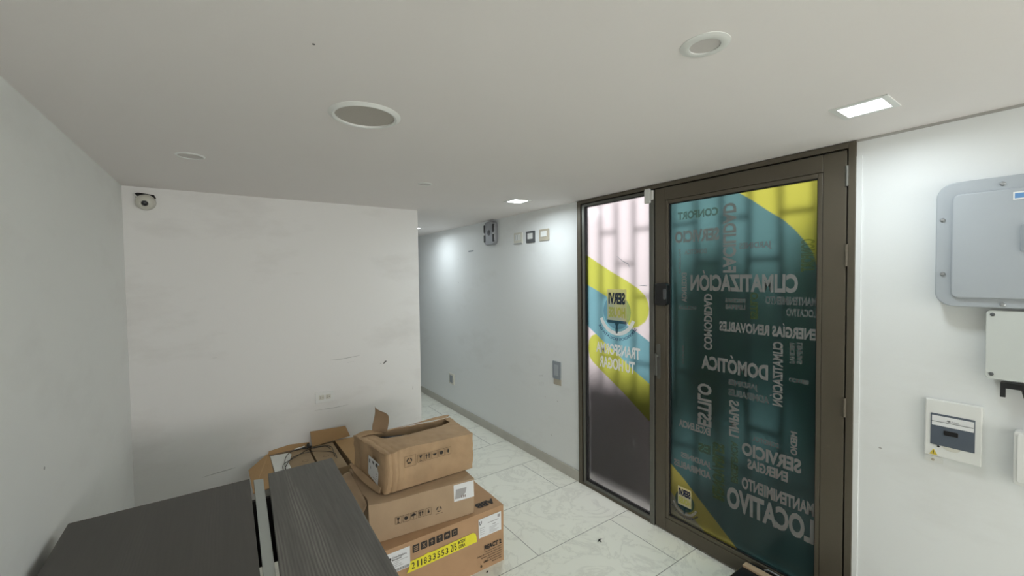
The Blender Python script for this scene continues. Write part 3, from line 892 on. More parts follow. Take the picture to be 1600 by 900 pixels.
# ================================================================== door wall fittings (left of the frame)
def switch(y0, y1, z0, z1, outer, inner, name, label, cat, insy=0.028, insz=(0.035, 0.02), d=0.010):
    t = thing(name, (XR, (y0 + y1) / 2, z0), label, cat)
    a = MB(); a.prism([(XR - d, y, z) for y, z in rounded(y0, y1, z0, z1, 0.006)], (d - 0.0003, 0, 0))
    a.build('plate', outer, t, bevel=0.002)
    b = MB(); b.prism([(XR - d - 0.004, y, z) for y, z in rounded(y0 + insy, y1 - insy, z0 + insz[0], z1 - insz[1], 0.003)], (0.0045, 0, 0))
    b.build('button', inner, t, bevel=0.001)
    return t
t = switch(3.170, 3.306, 2.001, 2.112, M['cream_plastic'], M['white_plastic'], 'wall_switch', 'pale wall switch, first of three in a row from the oval wall speaker', 'switch')
gl_ = MB()
for k in range(3): gl_.box(XR - 0.0148, XR - 0.0142, 3.205 + 0.03 * k, 3.209 + 0.03 * k, 2.040, 2.088)
gl_.box(XR - 0.0148, XR - 0.0100, 3.172, 3.304, 2.003, 2.009)
gl_.build('groove', M['mid_grey'], t)
switch(2.977, 3.108, 2.000, 2.108, M['dark_grey'], M['white_plastic'], 'wall_switch', 'wall switch with dark grey frame and white button', 'switch')
switch(2.776, 2.912, 2.005, 2.108, M['beige_plastic'], M['white_plastic'], 'wall_switch', 'wall switch with beige frame and white button, nearest the door frame', 'switch')
switch(2.642, 2.743, 0.797, 0.950, M['mid_grey'], M['panel_grey'], 'wall_outlet', 'grey upright wall outlet low beside the glass side panel', 'outlet', insy=0.026, insz=(0.03, 0.03))
bx = MB(); bx.prism([(XR - 0.004, y, z) for y, z in rounded(2.640, 2.738, 0.745, 0.80, 0.004)], (0.0037, 0, 0))
tag(bx.build('outlet_back_plate', M['beige_plastic'], bevel=0.001), 'beige plate showing just under the grey upright outlet', 'plate')
t = switch(4.650, 4.780, 0.330, 0.462, M['cream_plastic'], M['mid_grey'], 'wall_outlet', 'small pale wall outlet low on the corridor wall', 'outlet', insy=0.03, insz=(0.02, 0.02), d=0.016)

# oval speaker / alarm siren
sp = thing('wall_speaker', (XR, 3.74, 2.02), 'grey oval speaker with black sides fixed high on the wall under the ceiling', 'speaker')
def octo(w, h, cy, cz, cut=0.34):
    c_ = w * cut
    return [(cy - w / 2 + c_, cz + h / 2), (cy + w / 2 - c_, cz + h / 2), (cy + w / 2, cz + h / 2 - c_ * 1.1), (cy + w / 2, cz - h / 2 + c_ * 1.1), (cy + w / 2 - c_, cz - h / 2), (cy - w / 2 + c_, cz - h / 2), (cy - w / 2, cz - h / 2 + c_ * 1.1), (cy - w / 2, cz + h / 2 - c_ * 1.1)]
b = MB(); b.prism([(XR - 0.052, y, z) for y, z in rounded(3.60, 3.80, 2.020, 2.268, 0.05)], (0.0515, 0, 0)); b.build('shell', M['silver'], sp, bevel=0.010, seg=3)
for ya, yb in ((3.602, 3.626), (3.774, 3.798)):
    for za, zb in ((2.052, 2.132), (2.152, 2.236)):
        b = MB(); b.prism([(XR - 0.058, y, z) for y, z in rounded(ya, yb, za, zb, 0.008)], (0.03, 0, 0)); b.build('side_grille', M['black'], sp, bevel=0.002)
for ya in (3.607, 3.780):
    b = MB(); b.box(XR - 0.058, XR - 0.020, ya, ya + 0.013, 2.128, 2.140); b.build('side_clip', M['white_plastic'], sp)
b = MB(); b.lathe([(0.030, 0), (0.026, -0.004), (0.012, -0.002), (0.004, -0.006)], (XR - 0.0525, 3.70, 2.15), axis='x', n=24); b.build('driver', M['dark_grey'], sp, smooth=True)

# ================================================================== door wall boxes at right
pb = thing('junction_enclosure', (XR, 0.08, 1.56), 'large light grey enclosure with rounded corners and screwed rim, top right', 'electrical box')
def rp(d, y0, y1, z0, z1, r): return [P(d, y, z) for y, z in rounded(y0, y1, z0, z1, r, 8)]
b = MB(); b.prism(rp(0.055, -0.22, 0.385, 1.556, 2.040, 0.055), (0.054, 0, 0)); b.build('body', M['panel_grey'], pb, bevel=0.004)
b = MB(); b.prism(rp(0.066, -0.18, 0.341, 1.590, 1.992, 0.022), (0.012, 0, 0)); b.build('lid', M['panel_grey'], pb, bevel=0.005, seg=3)
for (y, z) in ((0.214, 2.013), (0.366, 1.897), (0.363, 1.684), (0.207, 1.569), (-0.05, 2.013), (-0.05, 1.569)):
    q = P(0.056, y, z); b = MB(); b.lathe([(0.0075, 0), (0.0075, -0.002), (0.005, -0.005), (0.0012, -0.0055)], q, axis='x', n=16)
    b.build('screw', M['steel'], pb, smooth=True)
b = MB()
b.prism([P(0.0672, y, z) for y, z in ((0.189, 1.978), (0.08, 1.978), (0.08, 1.950), (0.189, 1.950))], (0.001, 0, 0), 0)
b.prism([P(0.0677, y, z) for y, z in ((0.185, 1.973), (0.084, 1.973), (0.084, 1.955), (0.185, 1.955))], (0.001, 0, 0), 1)
b.build('sticker', [M['white_plastic'], M['blue_print']], pb)
b = MB(); b.prism(rp(0.072, 0.06, 0.170, 1.762, 1.860, 0.008), (0.006, 0, 0)); b.build('latch', M['mid_grey'], pb, bevel=0.001)

p2 = thing('terminal_enclosure', (XR, 0.1, 1.27), 'pale screwed cover plate directly below the large grey enclosure', 'electrical box')
b = MB(); b.prism(rp(0.046, -0.2, 0.247, 1.290, 1.547, 0.014), (0.006, 0, 0)); b.build('cover', M['panel_white'], p2, bevel=0.002)
b = MB(); b.prism(rp(0.040, -0.19, 0.236, 1.298, 1.540, 0.012), (0.039, 0, 0)); b.build('body', M['panel_white'], p2, bevel=0.002)
for (y, z) in ((0.231, 1.531), (0.231, 1.308), (0.0, 1.531), (0.0, 1.308)):
    q = P(0.0465, y, z); b = MB(); b.lathe([(0.0065, 0), (0.0065, -0.0015), (0.0015, -0.003)], q, axis='x', n=16); b.build('screw', M['dark_grey'], p2, smooth=True)
b = MB(); b.box(XR - 0.040, XR - 0.001, 0.03, 0.205, 1.268, 1.288); b.box(XR - 0.040, XR - 0.028, 0.192, 0.205, 1.235, 1.27)
b.build('bracket', M['black'], p2, bevel=0.001)
b = MB(); b.tube([(XR - 0.03, 0.150, 1.275), (XR - 0.03, 0.140, 1.23), (XR - 0.03, 0.130, 1.16), (XR - 0.03, 0.125, 1.118)], 0.009); b.build('cable', M['black'], p2, smooth=True)

p3 = thing('small_conduit_box', (XR, 0.06, 0.9), 'small white box at the right edge, below the pale cover plate', 'electrical box')
b = MB(); b.prism(rp(0.05, -0.08, 0.174, 0.913, 1.108, 0.008), (0.049, 0, 0)); b.build('body', M['white_plastic'], p3, bevel=0.003)
b = MB(); b.prism(rp(0.054, -0.075, 0.166, 0.922, 1.100, 0.008), (0.005, 0, 0)); b.build('cover', M['white_plastic'], p3, bevel=0.002)

cb = thing('breaker_box', (XR, 0.33, 0.94), 'white circuit breaker box with smoked window and small yellow warning triangle', 'breaker box')
b = MB(); b.prism(rp(0.018, 0.250, 0.407, 0.944, 1.176, 0.005), (0.0175, 0, 0)); b.build('cover', M['white_plastic'], cb, bevel=0.004)
b = MB(); b.prism(rp(0.020, 0.268, 0.390, 0.992, 1.120, 0.002), (0.003, 0, 0)); dr_ = b.build('window_door', M['tinted'], cb, bevel=0.001); dr_['label'] = 'smoked hinged window with white strip'
b = MB(); b.prism(rp(0.0212, 0.271, 0.386, 1.072, 1.112, 0.001), (0.001, 0, 0), 0)
q0 = P(0.0218, 0.386, 1.088); q1 = P(0.0218, 0.272, 1.0865)
b.poly([P(0.0218, 0.386, 1.0895), P(0.0218, 0.272, 1.0895), P(0.0218, 0.272, 1.0875), P(0.0218, 0.386, 1.0875)], 1)
put_text(b, 'ABB', P(0.0219, 0.344, 1.0935), (0, -0.010, 0), (0, 0, 0.007), 1, 0.04)
put_text(b, 'Sistema', P(0.0219, 0.330, 1.0935), (0, -0.020, 0), (0, 0, 0.006), 1, 0.0)
b.build('strip_label', [M['paper'], M['dark_grey']], dr_)
b = MB(); b.prism(rp(0.023, 0.312, 0.352, 1.038, 1.056, 0.004), (0.003, 0, 0)); b.build('finger_grip', M['black'], dr_, bevel=0.001)
b = MB(); b.prism([P(0.019, 0.330 + 0.026 * math.cos(a), 0.993 + 0.016 * math.sin(a)) for a in [math.pi + math.pi * k / 12 for k in range(13)]], (0.0015, 0, 0)); b.build('thumb_notch', M['cream_plastic'], cb)
b = MB(); b.prism([P(0.019, y, z) for y, z in ((0.392, 0.950), (0.368, 0.950), (0.380, 0.974))], (0.0008, 0, 0), 0)
b.prism([P(0.0194, y, z) for y, z in ((0.3812, 0.967), (0.3788, 0.967), (0.3792, 0.957), (0.3808, 0.957))], (0.0004, 0, 0), 1)
b.prism([P(0.0194, y, z) for y, z in ((0.381, 0.9555), (0.379, 0.9555), (0.379, 0.9535), (0.381, 0.9535))], (0.0004, 0, 0), 1)
b.build('warning_sticker', [M['yellow_print'], M['black']], cb)
b = MB(); q = P(0.019, 0.366, 0.988); b.lathe([(0.004, 0), (0.004, -0.002)], q, axis='x', n=12); b.build('screw', M['black'], cb)
b = MB(); b.prism(rp(0.006, 0.352, 0.405, 0.918, 0.944, 0.005), (0.0057, 0, 0)); q = P(0.0062, 0.381, 0.929); b.lathe([(0.005, 0), (0.005, -0.002)], q, axis='x', n=12, mi=1)
b.build('mounting_lug', [M['white_plastic'], M['beige_plastic']], cb, bevel=0.0005)

# ================================================================== reception desk
DZ = 0.85
dk = thing('reception_desk', (0.0, 1.4, 0), 'dark charcoal woodgrain reception desk with a metal strip down its top', 'desk')
def slab(pts, z0, z1): 
    m = MB(); m.prism([(x, y, z0) for x, y in pts], (0, 0, z1 - z0)); return m
slab([(-0.472, 2.062), (0.066, 2.060), (0.055, 0.45), (-0.452, 0.45)], DZ - 0.030, DZ).build('left_top', M['desk_left'], dk, bevel=0.0015)
slab([(0.134, 2.066), (0.395, 2.068), (0.378, 0.45), (0.078, 0.45)], DZ - 0.030, DZ).build('right_top', M['desk_right'], dk, bevel=0.0015)
slab([(0.080, 2.066), (0.1145, 2.056), (0.080, 0.45), (0.047 + 0.008, 0.45)], DZ - 0.026, DZ - 0.012).build('metal_strip', M['strip'], dk, bevel=0.001)
for xa in (-0.455, 0.33):
    b = MB(); b.box(xa, xa + 0.018, 0.55, 2.03, 0, DZ - 0.030); b.build('side_panel', M['desk_body'], dk, bevel=0.001)
b = MB(); b.box(-0.437, 0.33, 0.60, 0.618, 0.05, DZ - 0.030); b.build('modesty_panel', M['desk_body'], dk)
b = MB(); b.box(-0.437, 0.33, 1.90, 1.918, 0.55, DZ - 0.030); b.build('rail', M['desk_body'], dk)

# ================================================================== stack of cartons
def face_pt(x0, x1, yl, yr):
    """returns f(x,z,off): point on a nearly frontal box face between (x0,yl) and (x1,yr)"""
    def f(x, z, off=0.0008):
        return (x, yl + (yr - yl) * (x - x0) / (x1 - x0) - off, z)
    return f
def quad(mb, f, xa, xb, za, zb, mi=0, off=0.0008):
    mb.poly([f(xa, za, off), f(xb, za, off), f(xb, zb, off), f(xa, zb, off)], mi)
def ftext(mb, f, s, xa, xb, za, zb, mi=0, off=0.0012, bold=0.03, slope=0.0):
    vs_, fs_ = text_mesh(s, bold)
    mb.add([f(xa + (xb - xa) * a, za + (zb - za) * b + slope * a, off) for a, b in vs_], fs_, mi)

def wrinkled_box(name, mat_, parent, c8, div=(20, 12, 10), amp=0.004, seed=0, creases=None, skip_top=None, sol=0.003, freq=9.0):
    """box from eight corners (bottom FL FR BR BL, top FL FR BR BL) with dented faces"""
    c8 = [Vector(c) for c in c8]
    def tri(u, v, w):
        b_ = (c8[0] * (1 - u) + c8[1] * u) * (1 - v) + (c8[3] * (1 - u) + c8[2] * u) * v
        t_ = (c8[4] * (1 - u) + c8[5] * u) * (1 - v) + (c8[7] * (1 - u) + c8[6] * u) * v
        return b_ * (1 - w) + t_ * w
    nx, ny, nz = div
    idx = {}
    vs_, fs_ = [], []
    off = parent_world(parent) if parent else Vector((0, 0, 0))
    ctr = tri(0.5, 0.5, 0.5)
    def vert(i, j, k):
        if (i, j, k) in idx: return idx[(i, j, k)]
        u, v, w = i / nx, j / ny, k / nz
        p = tri(u, v, w)
        q = p * freq + Vector((seed * 3.1, 0, 0))
        d = Vector((noise.noise(q), noise.noise(q + Vector((7, 1, 3))), noise.noise(q + Vector((2, 9, 5)))))
        if seed == 4:
            d = d + 0.6 * Vector((noise.noise(p * 31), noise.noise(p * 31 + Vector((3, 3, 3))), noise.noise(p * 31 + Vector((6, 6, 6)))))
        ed = min(w * 6, 1.0)
        p = p + d * amp * ed
        if creases: p = creases(p, u, v, w)
        idx[(i, j, k)] = len(vs_); vs_.append(p - off); return idx[(i, j, k)]
    def face(a): fs_.append(a)
    for i in range(nx):
        for j in range(ny):
            face((vert(i, j, 0), vert(i, j + 1, 0), vert(i + 1, j + 1, 0), vert(i + 1, j, 0)))
            if not (skip_top and skip_top((i + 0.5) / nx, (j + 0.5) / ny)):
                face((vert(i, j, nz), vert(i + 1, j, nz), vert(i + 1, j + 1, nz), vert(i, j + 1, nz)))
    for i in range(nx):
        for k in range(nz):
            face((vert(i, 0, k), vert(i + 1, 0, k), vert(i + 1, 0, k + 1), vert(i, 0, k + 1)))
            face((vert(i, ny, k), vert(i, ny, k + 1), vert(i + 1, ny, k + 1), vert(i + 1, ny, k)))
    for j in range(ny):
        for k in range(nz):
            face((vert(0, j, k), vert(0, j, k + 1), vert(0, j + 1, k + 1), vert(0, j + 1, k)))
            face((vert(nx, j, k), vert(nx, j + 1, k), vert(nx, j + 1, k + 1), vert(nx, j, k + 1)))
    me = bpy.data.meshes.new(name)
    me.from_pydata([tuple(v) for v in vs_], [], fs_)
    me.materials.append(mat_)
    for p in me.polygons: p.use_smooth = True
    try: me.set_sharp_from_angle(angle=math.radians(25))
    except Exception: pass
    o = bpy.data.objects.new(name, me); COL.objects.link(o)
    if parent: o.parent = parent
    if sol:
        s = o.modifiers.new('board', 'SOLIDIFY'); s.thickness = sol; s.offset = -1
    return o

# ---- bottom carton
B1 = thing('cardboard_box', (0.97, 2.3, 0), 'largest brown carton on the floor, bottom of the stack, with yellow tape', 'cardboard box')
wrinkled_box('carton', M['card1'], B1, [(0.60, 2.02, 0), (1.325, 2.02, 0), (1.325, 2.60, 0), (0.60, 2.60, 0), (0.60, 2.018, 0.336), (1.327, 2.020, 0.336), (1.325, 2.60, 0.336), (0.60, 2.60, 0.336)], amp=0.0012, seed=1)
f1 = lambda x, z, off=0.0: (x, 2.0175 - off, z)
l_ = MB()
quad(l_, f1, 0.625, 0.746, 0.208, 0.315, 0, 0.001)
quad(l_, f1, 0.634, 0.648, 0.277, 0.291, 1, 0.0014)
ftext(l_, f1, 'Coordinadora', 0.652, 0.728, 0.282, 0.292, 1, 0.0014, 0.02); ftext(l_, f1, 'Mercantil', 0.652, 0.70, 0.271, 0.279, 1, 0.0014)
for k, (a, bb_) in enumerate(((0.66, 0.735), (0.655, 0.69), (0.655, 0.70), (0.65, 0.71))): quad(l_, f1, a, bb_, 0.262 - k * 0.009, 0.2645 - k * 0.009, 2, 0.0014)
for k in range(22): quad(l_, f1, 0.650 + k * 0.0042, 0.6515 + k * 0.0042 + (0.001 if k % 3 else 0), 0.211, 0.225, 1, 0.0014)
l_.build('shipping_label', [M['paper'], M['ink'], M['paper_grey']], B1, recalc=False)['label'] = 'white courier label with barcode'
l_ = MB()
for k in range(6):
    x0 = 0.760 + k * 0.0447
    pts = [(x0 + 0.0185 + a, 0.289 + c_) for a, c_ in rounded(-0.0185, 0.0185, -0.020, 0.020, 0.004, 3)]
    l_.poly([f1(x, z, 0.0008) for x, z in pts], 0)
    cx, cz = x0 + 0.0185, 0.289
    if k == 0:
        for q in range(3): quad(l_, f1, cx - 0.011, cx + 0.011, cz - 0.012 + q * 0.009, cz - 0.007 + q * 0.009, 1, 0.0012)
    elif k == 1:
        for s in (-1, 1):
            l_.poly([f1(cx - 0.010 * s, cz - 0.012, 0.0012), f1(cx - 0.006 * s, cz - 0.012, 0.0012), f1(cx + 0.010 * s, cz + 0.012, 0.0012), f1(cx + 0.006 * s, cz + 0.012, 0.0012)], 1)
    elif k == 2:
        quad(l_, f1, cx - 0.0025, cx + 0.0025, cz - 0.012, cz + 0.004, 1, 0.0012)
        l_.poly([f1(cx - 0.010, cz + 0.002, 0.0012), f1(cx + 0.010, cz + 0.002, 0.0012), f1(cx, cz + 0.013, 0.0012)], 1)
    elif k == 3:
        l_.poly([f1(cx - 0.008, cz + 0.011, 0.0012), f1(cx + 0.008, cz + 0.011, 0.0012), f1(cx + 0.0015, cz, 0.0012), f1(cx - 0.0015, cz, 0.0012)], 1)
        quad(l_, f1, cx - 0.001, cx + 0.001, cz - 0.010, cz, 1, 0.0012); quad(l_, f1, cx - 0.006, cx + 0.006, cz - 0.012, cz - 0.010, 1, 0.0012)
    elif k == 4:
        l_.poly([f1(cx + 0.012 * math.cos(a), cz - 0.002 + 0.012 * math.sin(a), 0.0012) for a in [math.pi * q / 10 for q in range(11)]], 1)
        quad(l_, f1, cx - 0.001, cx + 0.001, cz - 0.012, cz - 0.002, 1, 0.0012)
    else:
        quad(l_, f1, cx - 0.010, cx + 0.010, cz - 0.010, cz + 0.010, 1, 0.0012); quad(l_, f1, cx - 0.007, cx + 0.007, cz - 0.007, cz + 0.007, 0, 0.0014)
l_.build('handling_symbols', [M['ink'], M['card_mark']], B1, recalc=False)['label'] = 'row of six black handling symbols'
l_ = MB()
l_.poly([f1(x, z, 0.0014) for x, z in ((0.726, 0.176), (0.739, 0.196), (0.747, 0.232), (0.82, 0.234), (0.845, 0.240), (0.86, 0.235), (1.118, 0.243), (1.133, 0.233), (1.139, 0.212), (1.141, 0.182), (1.0, 0.180), (0.87, 0.178))], 0)
xs = [0.762, 0.787, 0.807, 0.828, 0.853, 0.879, 0.905, 0.929, 0.953]
for ch, x in zip('211833553', xs):
    w_ = 0.006 if ch == '1' else 0.017
    ftext(l_, f1, ch, x - w_ / 2, x + w_ / 2, 0.188, 0.222, 1, 0.0018, 0.012)
ftext(l_, f1, '2/6', 0.975, 1.012, 0.188, 0.230, 1, 0.0018, 0.01)
ftext(l_, f1, 'BODV', 1.022, 1.068, 0.214, 0.234, 1, 0.0018, 0.03)
ftext(l_, f1, 'CERA', 1.024, 1.066, 0.189, 0.208, 1, 0.0018, 0.03)
l_.build('yellow_tape', [M['tape_yellow'], M['ink']], B1, recalc=False)['label'] = 'yellow tape strip with handwritten number'
l_ = MB()
quad(l_, f1, 1.154, 1.308, 0.194, 0.304, 0, 0.001)
ftext(l_, f1, 'LF', 1.160, 1.176, 0.270, 0.290, 1, 0.0014, 0.04)
quad(l_, f1, 1.283, 1.300, 0.276, 0.294, 2, 0.0014)
quad(l_, f1, 1.215, 1.290, 0.2640, 0.2680, 2, 0.0014); quad(l_, f1, 1.245, 1.270, 0.246, 0.2505, 2, 0.0014)
for k in range(4): quad(l_, f1, 1.162, 1.196 - 0.006 * (k % 2), 0.248 - 0.012 * k, 0.2505 - 0.012 * k, 2, 0.0014)
for k in range(5): quad(l_, f1, 1.225, 1.290 - 0.014 * (k % 3), 0.235 - 0.008 * k, 0.2375 - 0.008 * k, 2, 0.0014)
l_.build('product_label', [M['paper'], M['ink'], M['paper_grey']], B1, recalc=False)['label'] = 'white printed product label'
l_ = MB()
ftext(l_, f1, 'REACT 2', 1.190, 1.308, 0.112, 0.140, 0, 0.0012, 0.05)
for k, (s, w_) in enumerate((('Solar energy storage system', 0.118), ('Sistema di accumulo per energia solare', 0.165), ('Systeme de stockage solaire', 0.14), ('Solarspeichersystem', 0.10), ('Sistema de energia solar', 0.125), ('Made in Italy', 0.065))):
    ftext(l_, f1, s, 1.308 - w_, 1.308, 0.096 - k * 0.0145, 0.1065 - k * 0.0145, 0, 0.0012, 0.02)
quad(l_, f1, 1.190, 1.212, 0.040, 0.052, 1, 0.0012); l_.poly([f1(1.168 + 0.007 * math.cos(a * 0.7), 0.026 + 0.009 * math.sin(a * 0.7), 0.0012) for a in range(9)], 1)
l_.build('printed_text', [M['ink'], M['ink_soft']], B1, recalc=False)['label'] = 'black product print on cardboard'
l_ = MB()
put_text(l_, 'ABB', (1.305, 2.115, 0.3385), (-0.125, 0, 0), (0, -0.052, 0), 0, 0.06)
l_.build('top_print', M['ink'], B1, recalc=False)['label'] = 'faded black letters on the top face'

# ---- middle carton
B2 = thing('cardboard_box', (0.87, 2.3, 0.337), 'dull brown carton in the middle of the stack with a white picture label', 'cardboard box')
def cr2(p, u, v, w):
    if u < 0.12: p = p + Vector((0.010 * math.sin(v * 9) * w, 0, 0.010 * math.sin(v * 7 + 1) * w * (1 - u / 0.12)))
    return p
wrinkled_box('carton', M['card2'], B2, [(0.575, 2.105, 0.338), (1.140, 2.045, 0.338), (1.175, 2.54, 0.338), (0.60, 2.60, 0.338), (0.568, 2.115, 0.531), (1.147, 2.050, 0.535), (1.180, 2.54, 0.531), (0.590, 2.60, 0.525)], amp=0.0022, seed=2, creases=cr2)
f2 = lambda x, z, off=0.0: (x, 2.105 - (x - 0.575) * 0.1075 - off + (z - 0.338) * 0.04, z)
l_ = MB()
quad(l_, f2, 1.022, 1.143, 0.434, 0.527, 0, 0.004)
l_.poly([f2(x, z, 0.0045) for x, z in ((1.028, 0.448), (1.060, 0.447), (1.092, 0.470), (1.098, 0.500), (1.034, 0.500))], 1)
for k in range(3): quad(l_, f2, 1.066 + k * 0.010, 1.071 + k * 0.010, 0.446, 0.460, 2, 0.005)
l_.build('picture_label', [M['paper'], M['paper_grey'], M['ink_soft']], B2, recalc=False)['label'] = 'white label with a grey picture'
l_ = MB()
def icon_frame(mb, f, cx, cz, w_, h_, mi, off, t=0.0016):
    quad(mb, f, cx - w_, cx + w_, cz + h_ - t, cz + h_, mi, off); quad(mb, f, cx - w_, cx + w_, cz - h_, cz - h_ + t, mi, off)
    quad(mb, f, cx - w_, cx - w_ + t, cz - h_, cz + h_, mi, off); quad(mb, f, cx + w_ - t, cx + w_, cz - h_, cz + h_, mi, off)
def small_icons(mb, f, x0, zc, step, s, off, kinds):
    for k, kd in enumerate(kinds):
        cx = x0 + k * step; cz = zc
        icon_frame(mb, f, cx, cz, s, s * 1.15, 1, off)
        if kd == 'glass':
            mb.poly([f(cx - s * 0.5, cz + s * 0.8, off), f(cx + s * 0.5, cz + s * 0.8, off), f(cx + s * 0.12, cz, off), f(cx - s * 0.12, cz, off)], 0)
            quad(mb, f, cx - s * 0.08, cx + s * 0.08, cz - s * 0.8, cz, 0, off); quad(mb, f, cx - s * 0.4, cx + s * 0.4, cz - s * 0.9, cz - s * 0.75, 0, off)
        elif kd == 'arrows':
            for sg in (-1, 1):
                quad(mb, f, cx + sg * s * 0.42 - s * 0.12, cx + sg * s * 0.42 + s * 0.12, cz - s * 0.7, cz + s * 0.3, 0, off)
                mb.poly([f(cx + sg * s * 0.42 - s * 0.35, cz + s * 0.2, off), f(cx + sg * s * 0.42 + s * 0.35, cz + s * 0.2, off), f(cx + sg * s * 0.42, cz + s * 0.9, off)], 0)
        elif kd == 'umbrella':
            mb.poly([f(cx + s * 0.75 * math.cos(a), cz + s * 0.75 * math.sin(a), off) for a in [math.pi * q / 8 for q in range(9)]], 0)
            quad(mb, f, cx - s * 0.06, cx + s * 0.06, cz - s * 0.8, cz, 0, off)
        elif kd == 'disc':
            mb.poly([f(cx + s * 0.6 * math.cos(a), cz + s * 0.6 * math.sin(a), off) for a in [2 * math.pi * q / 12 for q in range(12)]], 0)
        elif kd == 'drop':
            mb.poly([f(cx, cz + s * 0.8, off), f(cx + s * 0.35, cz - s * 0.2, off), f(cx, cz - s * 0.7, off), f(cx - s * 0.35, cz - s * 0.2, off)], 0)
        elif kd == 'hand':
            mb.poly([f(cx - s * 0.7, cz + s * 0.25, off), f(cx + s * 0.7, cz + s * 0.3, off), f(cx + s * 0.35, cz - s * 0.35, off), f(cx - s * 0.3, cz - s * 0.25, off)], 0)
def recycle(mb, f, cx, cz, r, off):
    for k in range(3):
        a0 = math.radians(90 + 120 * k)
        for q in range(5):
            a, bq = a0 + math.radians(18 * q + 8), a0 + math.radians(18 * q + 26)
            mb.poly([f(cx + r * math.cos(a), cz + r * math.sin(a), off), f(cx + r * math.cos(bq), cz + r * math.sin(bq), off), f(cx + r * 0.62 * math.cos(bq), cz + r * 0.62 * math.sin(bq), off), f(cx + r * 0.62 * math.cos(a), cz + r * 0.62 * math.sin(a), off)], 0)
small_icons(l_, f2, 0.714, 0.424, 0.0405, 0.0165, 0.0035, ['glass', 'disc', 'umbrella', 'arrows', 'drop'])
l_.build('handling_symbols', [M['ink'], M['ink_soft']], B2, recalc=False)
l_ = MB()
recycle(l_, f2, 0.934, 0.420, 0.015, 0.0035)
quad(l_, f2, 0.914, 0.955, 0.396, 0.398, 1, 0.0035)
l_.build('recycling_symbol', [M['ink'], M['ink_soft']], B2, recalc=False)
# lifted torn flap along the left edge
def ribbon(name, mat_, parent, A, Bp, sol=0.0025, sub=6, amp=0.004, seed=0):
    """wavy sheet between two rows of points"""
    n_ = len(A); vs_ = []; fs_ = []
    off = parent_world(parent) if parent else Vector((0, 0, 0))
    for i in range(n_):
        for j in range(sub + 1):
            t_ = j / sub
            p = Vector(A[i]) * (1 - t_) + Vector(Bp[i]) * t_
            q = p * 26 + Vector((seed, 0, 0))
            p = p + Vector((noise.noise(q), noise.noise(q + Vector((5, 5, 5))), noise.noise(q + Vector((9, 2, 1))))) * amp
            vs_.append(p - off)
    for i in range(n_ - 1):
        for j in range(sub):
            a = i * (sub + 1) + j
            fs_.append((a, a + 1, a + sub + 2, a + sub + 1))
    me = bpy.data.meshes.new(name); me.from_pydata([tuple(v) for v in vs_], [], fs_)
    me.materials.append(mat_)
    for p in me.polygons: p.use_smooth = True
    o = bpy.data.objects.new(name, me); COL.objects.link(o)
    if parent: o.parent = parent
    s = o.modifiers.new('board', 'SOLIDIFY'); s.thickness = sol
    ss = o.modifiers.new('smooth', 'SUBSURF'); ss.levels = 1; ss.render_levels = 1
    return o
ribbon('flap', M['card2'], B2,
       [(0.575, 2.14, 0.528), (0.580, 2.24, 0.53), (0.585, 2.36, 0.528), (0.59, 2.48, 0.532), (0.592, 2.58, 0.528)],
       [(0.535, 2.15, 0.470), (0.520, 2.25, 0.505), (0.515, 2.36, 0.535), (0.510, 2.49, 0.520), (0.52, 2.60, 0.50)], amp=0.012, seed=3)

# ---- top crumpled carton
B3 = thing('cardboard_box', (0.93, 2.35, 0.536), 'battered open carton on top of the stack with a torn flap standing up', 'cardboard box')
def cr3(p, u, v, w):
    # vertical creases and bulge by the front-left corner
    if v < 0.02 or w > 0.98:
        k = max(0.0, 1 - u / 0.30)
        p = p + Vector((0, -0.011 * (abs(math.sin(u * 52)) - 0.4) * k, 0.005 * abs(math.sin(u * 52)) * k * (1 if w > 0.98 else 0)))
    if u < 0.2:
        p = p + Vector((-0.010 * math.sin(v * 12) * w * (1 - w) * 4, -0.012 * (1 - v) * math.sin(w * 3.1), 0))
    if w > 0.98:
        # top sags towards the slit
        s = math.exp(-((v - 0.78) / 0.22) ** 2) * math.exp(-((u - 0.45) / 0.30) ** 2)
        p = p + Vector((0, 0, -0.012 * s))
        if u < 0.25: p = p + Vector((0, 0, -0.018 * (1 - u / 0.25) * (1 - v)))
    return p
def open_top(u, v):
    # crescent opening along the rear of the top
    if not (0.17 < u < 0.94): return False
    lo = 0.60 + 0.12 * abs(u - 0.45) + 0.5 * max(0, u - 0.70); hi = 0.96
    return lo < v < hi
wrinkled_box('carton', M['card3'], B3, [(0.668, 2.172, 0.538), (1.200, 2.162, 0.538), (1.216, 2.50, 0.538), (0.618, 2.600, 0.538), (0.690, 2.200, 0.752), (1.201, 2.150, 0.752), (1.216, 2.490, 0.752), (0.612, 2.556, 0.752)], div=(64, 34, 20), amp=0.0055, seed=4, creases=cr3, skip_top=open_top)
i_ = MB()
i_.prism([(0.72, 2.28, 0.56), (1.00, 2.26, 0.56), (1.00, 2.46, 0.56), (0.72, 2.50, 0.56)], (0, 0, 0.140))
i_.build('foam_insert', M['foam'], B3, bevel=0.012)
i_ = MB(); i_.lathe([(0.02, 0.0), (0.022, 0.01), (0.022, 0.26), (0.015, 0.268)], (0, 0, 0), n=20)
rt = Matrix.Rotation(math.radians(-96), 3, 'X') @ Matrix.Identity(3)
i_.v = [tuple(Vector((0.735, 2.455, 0.722)) + (Matrix.Rotation(math.radians(98), 3, 'Y') @ Vector(v))) for v in i_.v]
i_.build('foam_roll', M['black'], B3, smooth=True)['label'] = 'black wrapped roll inside'
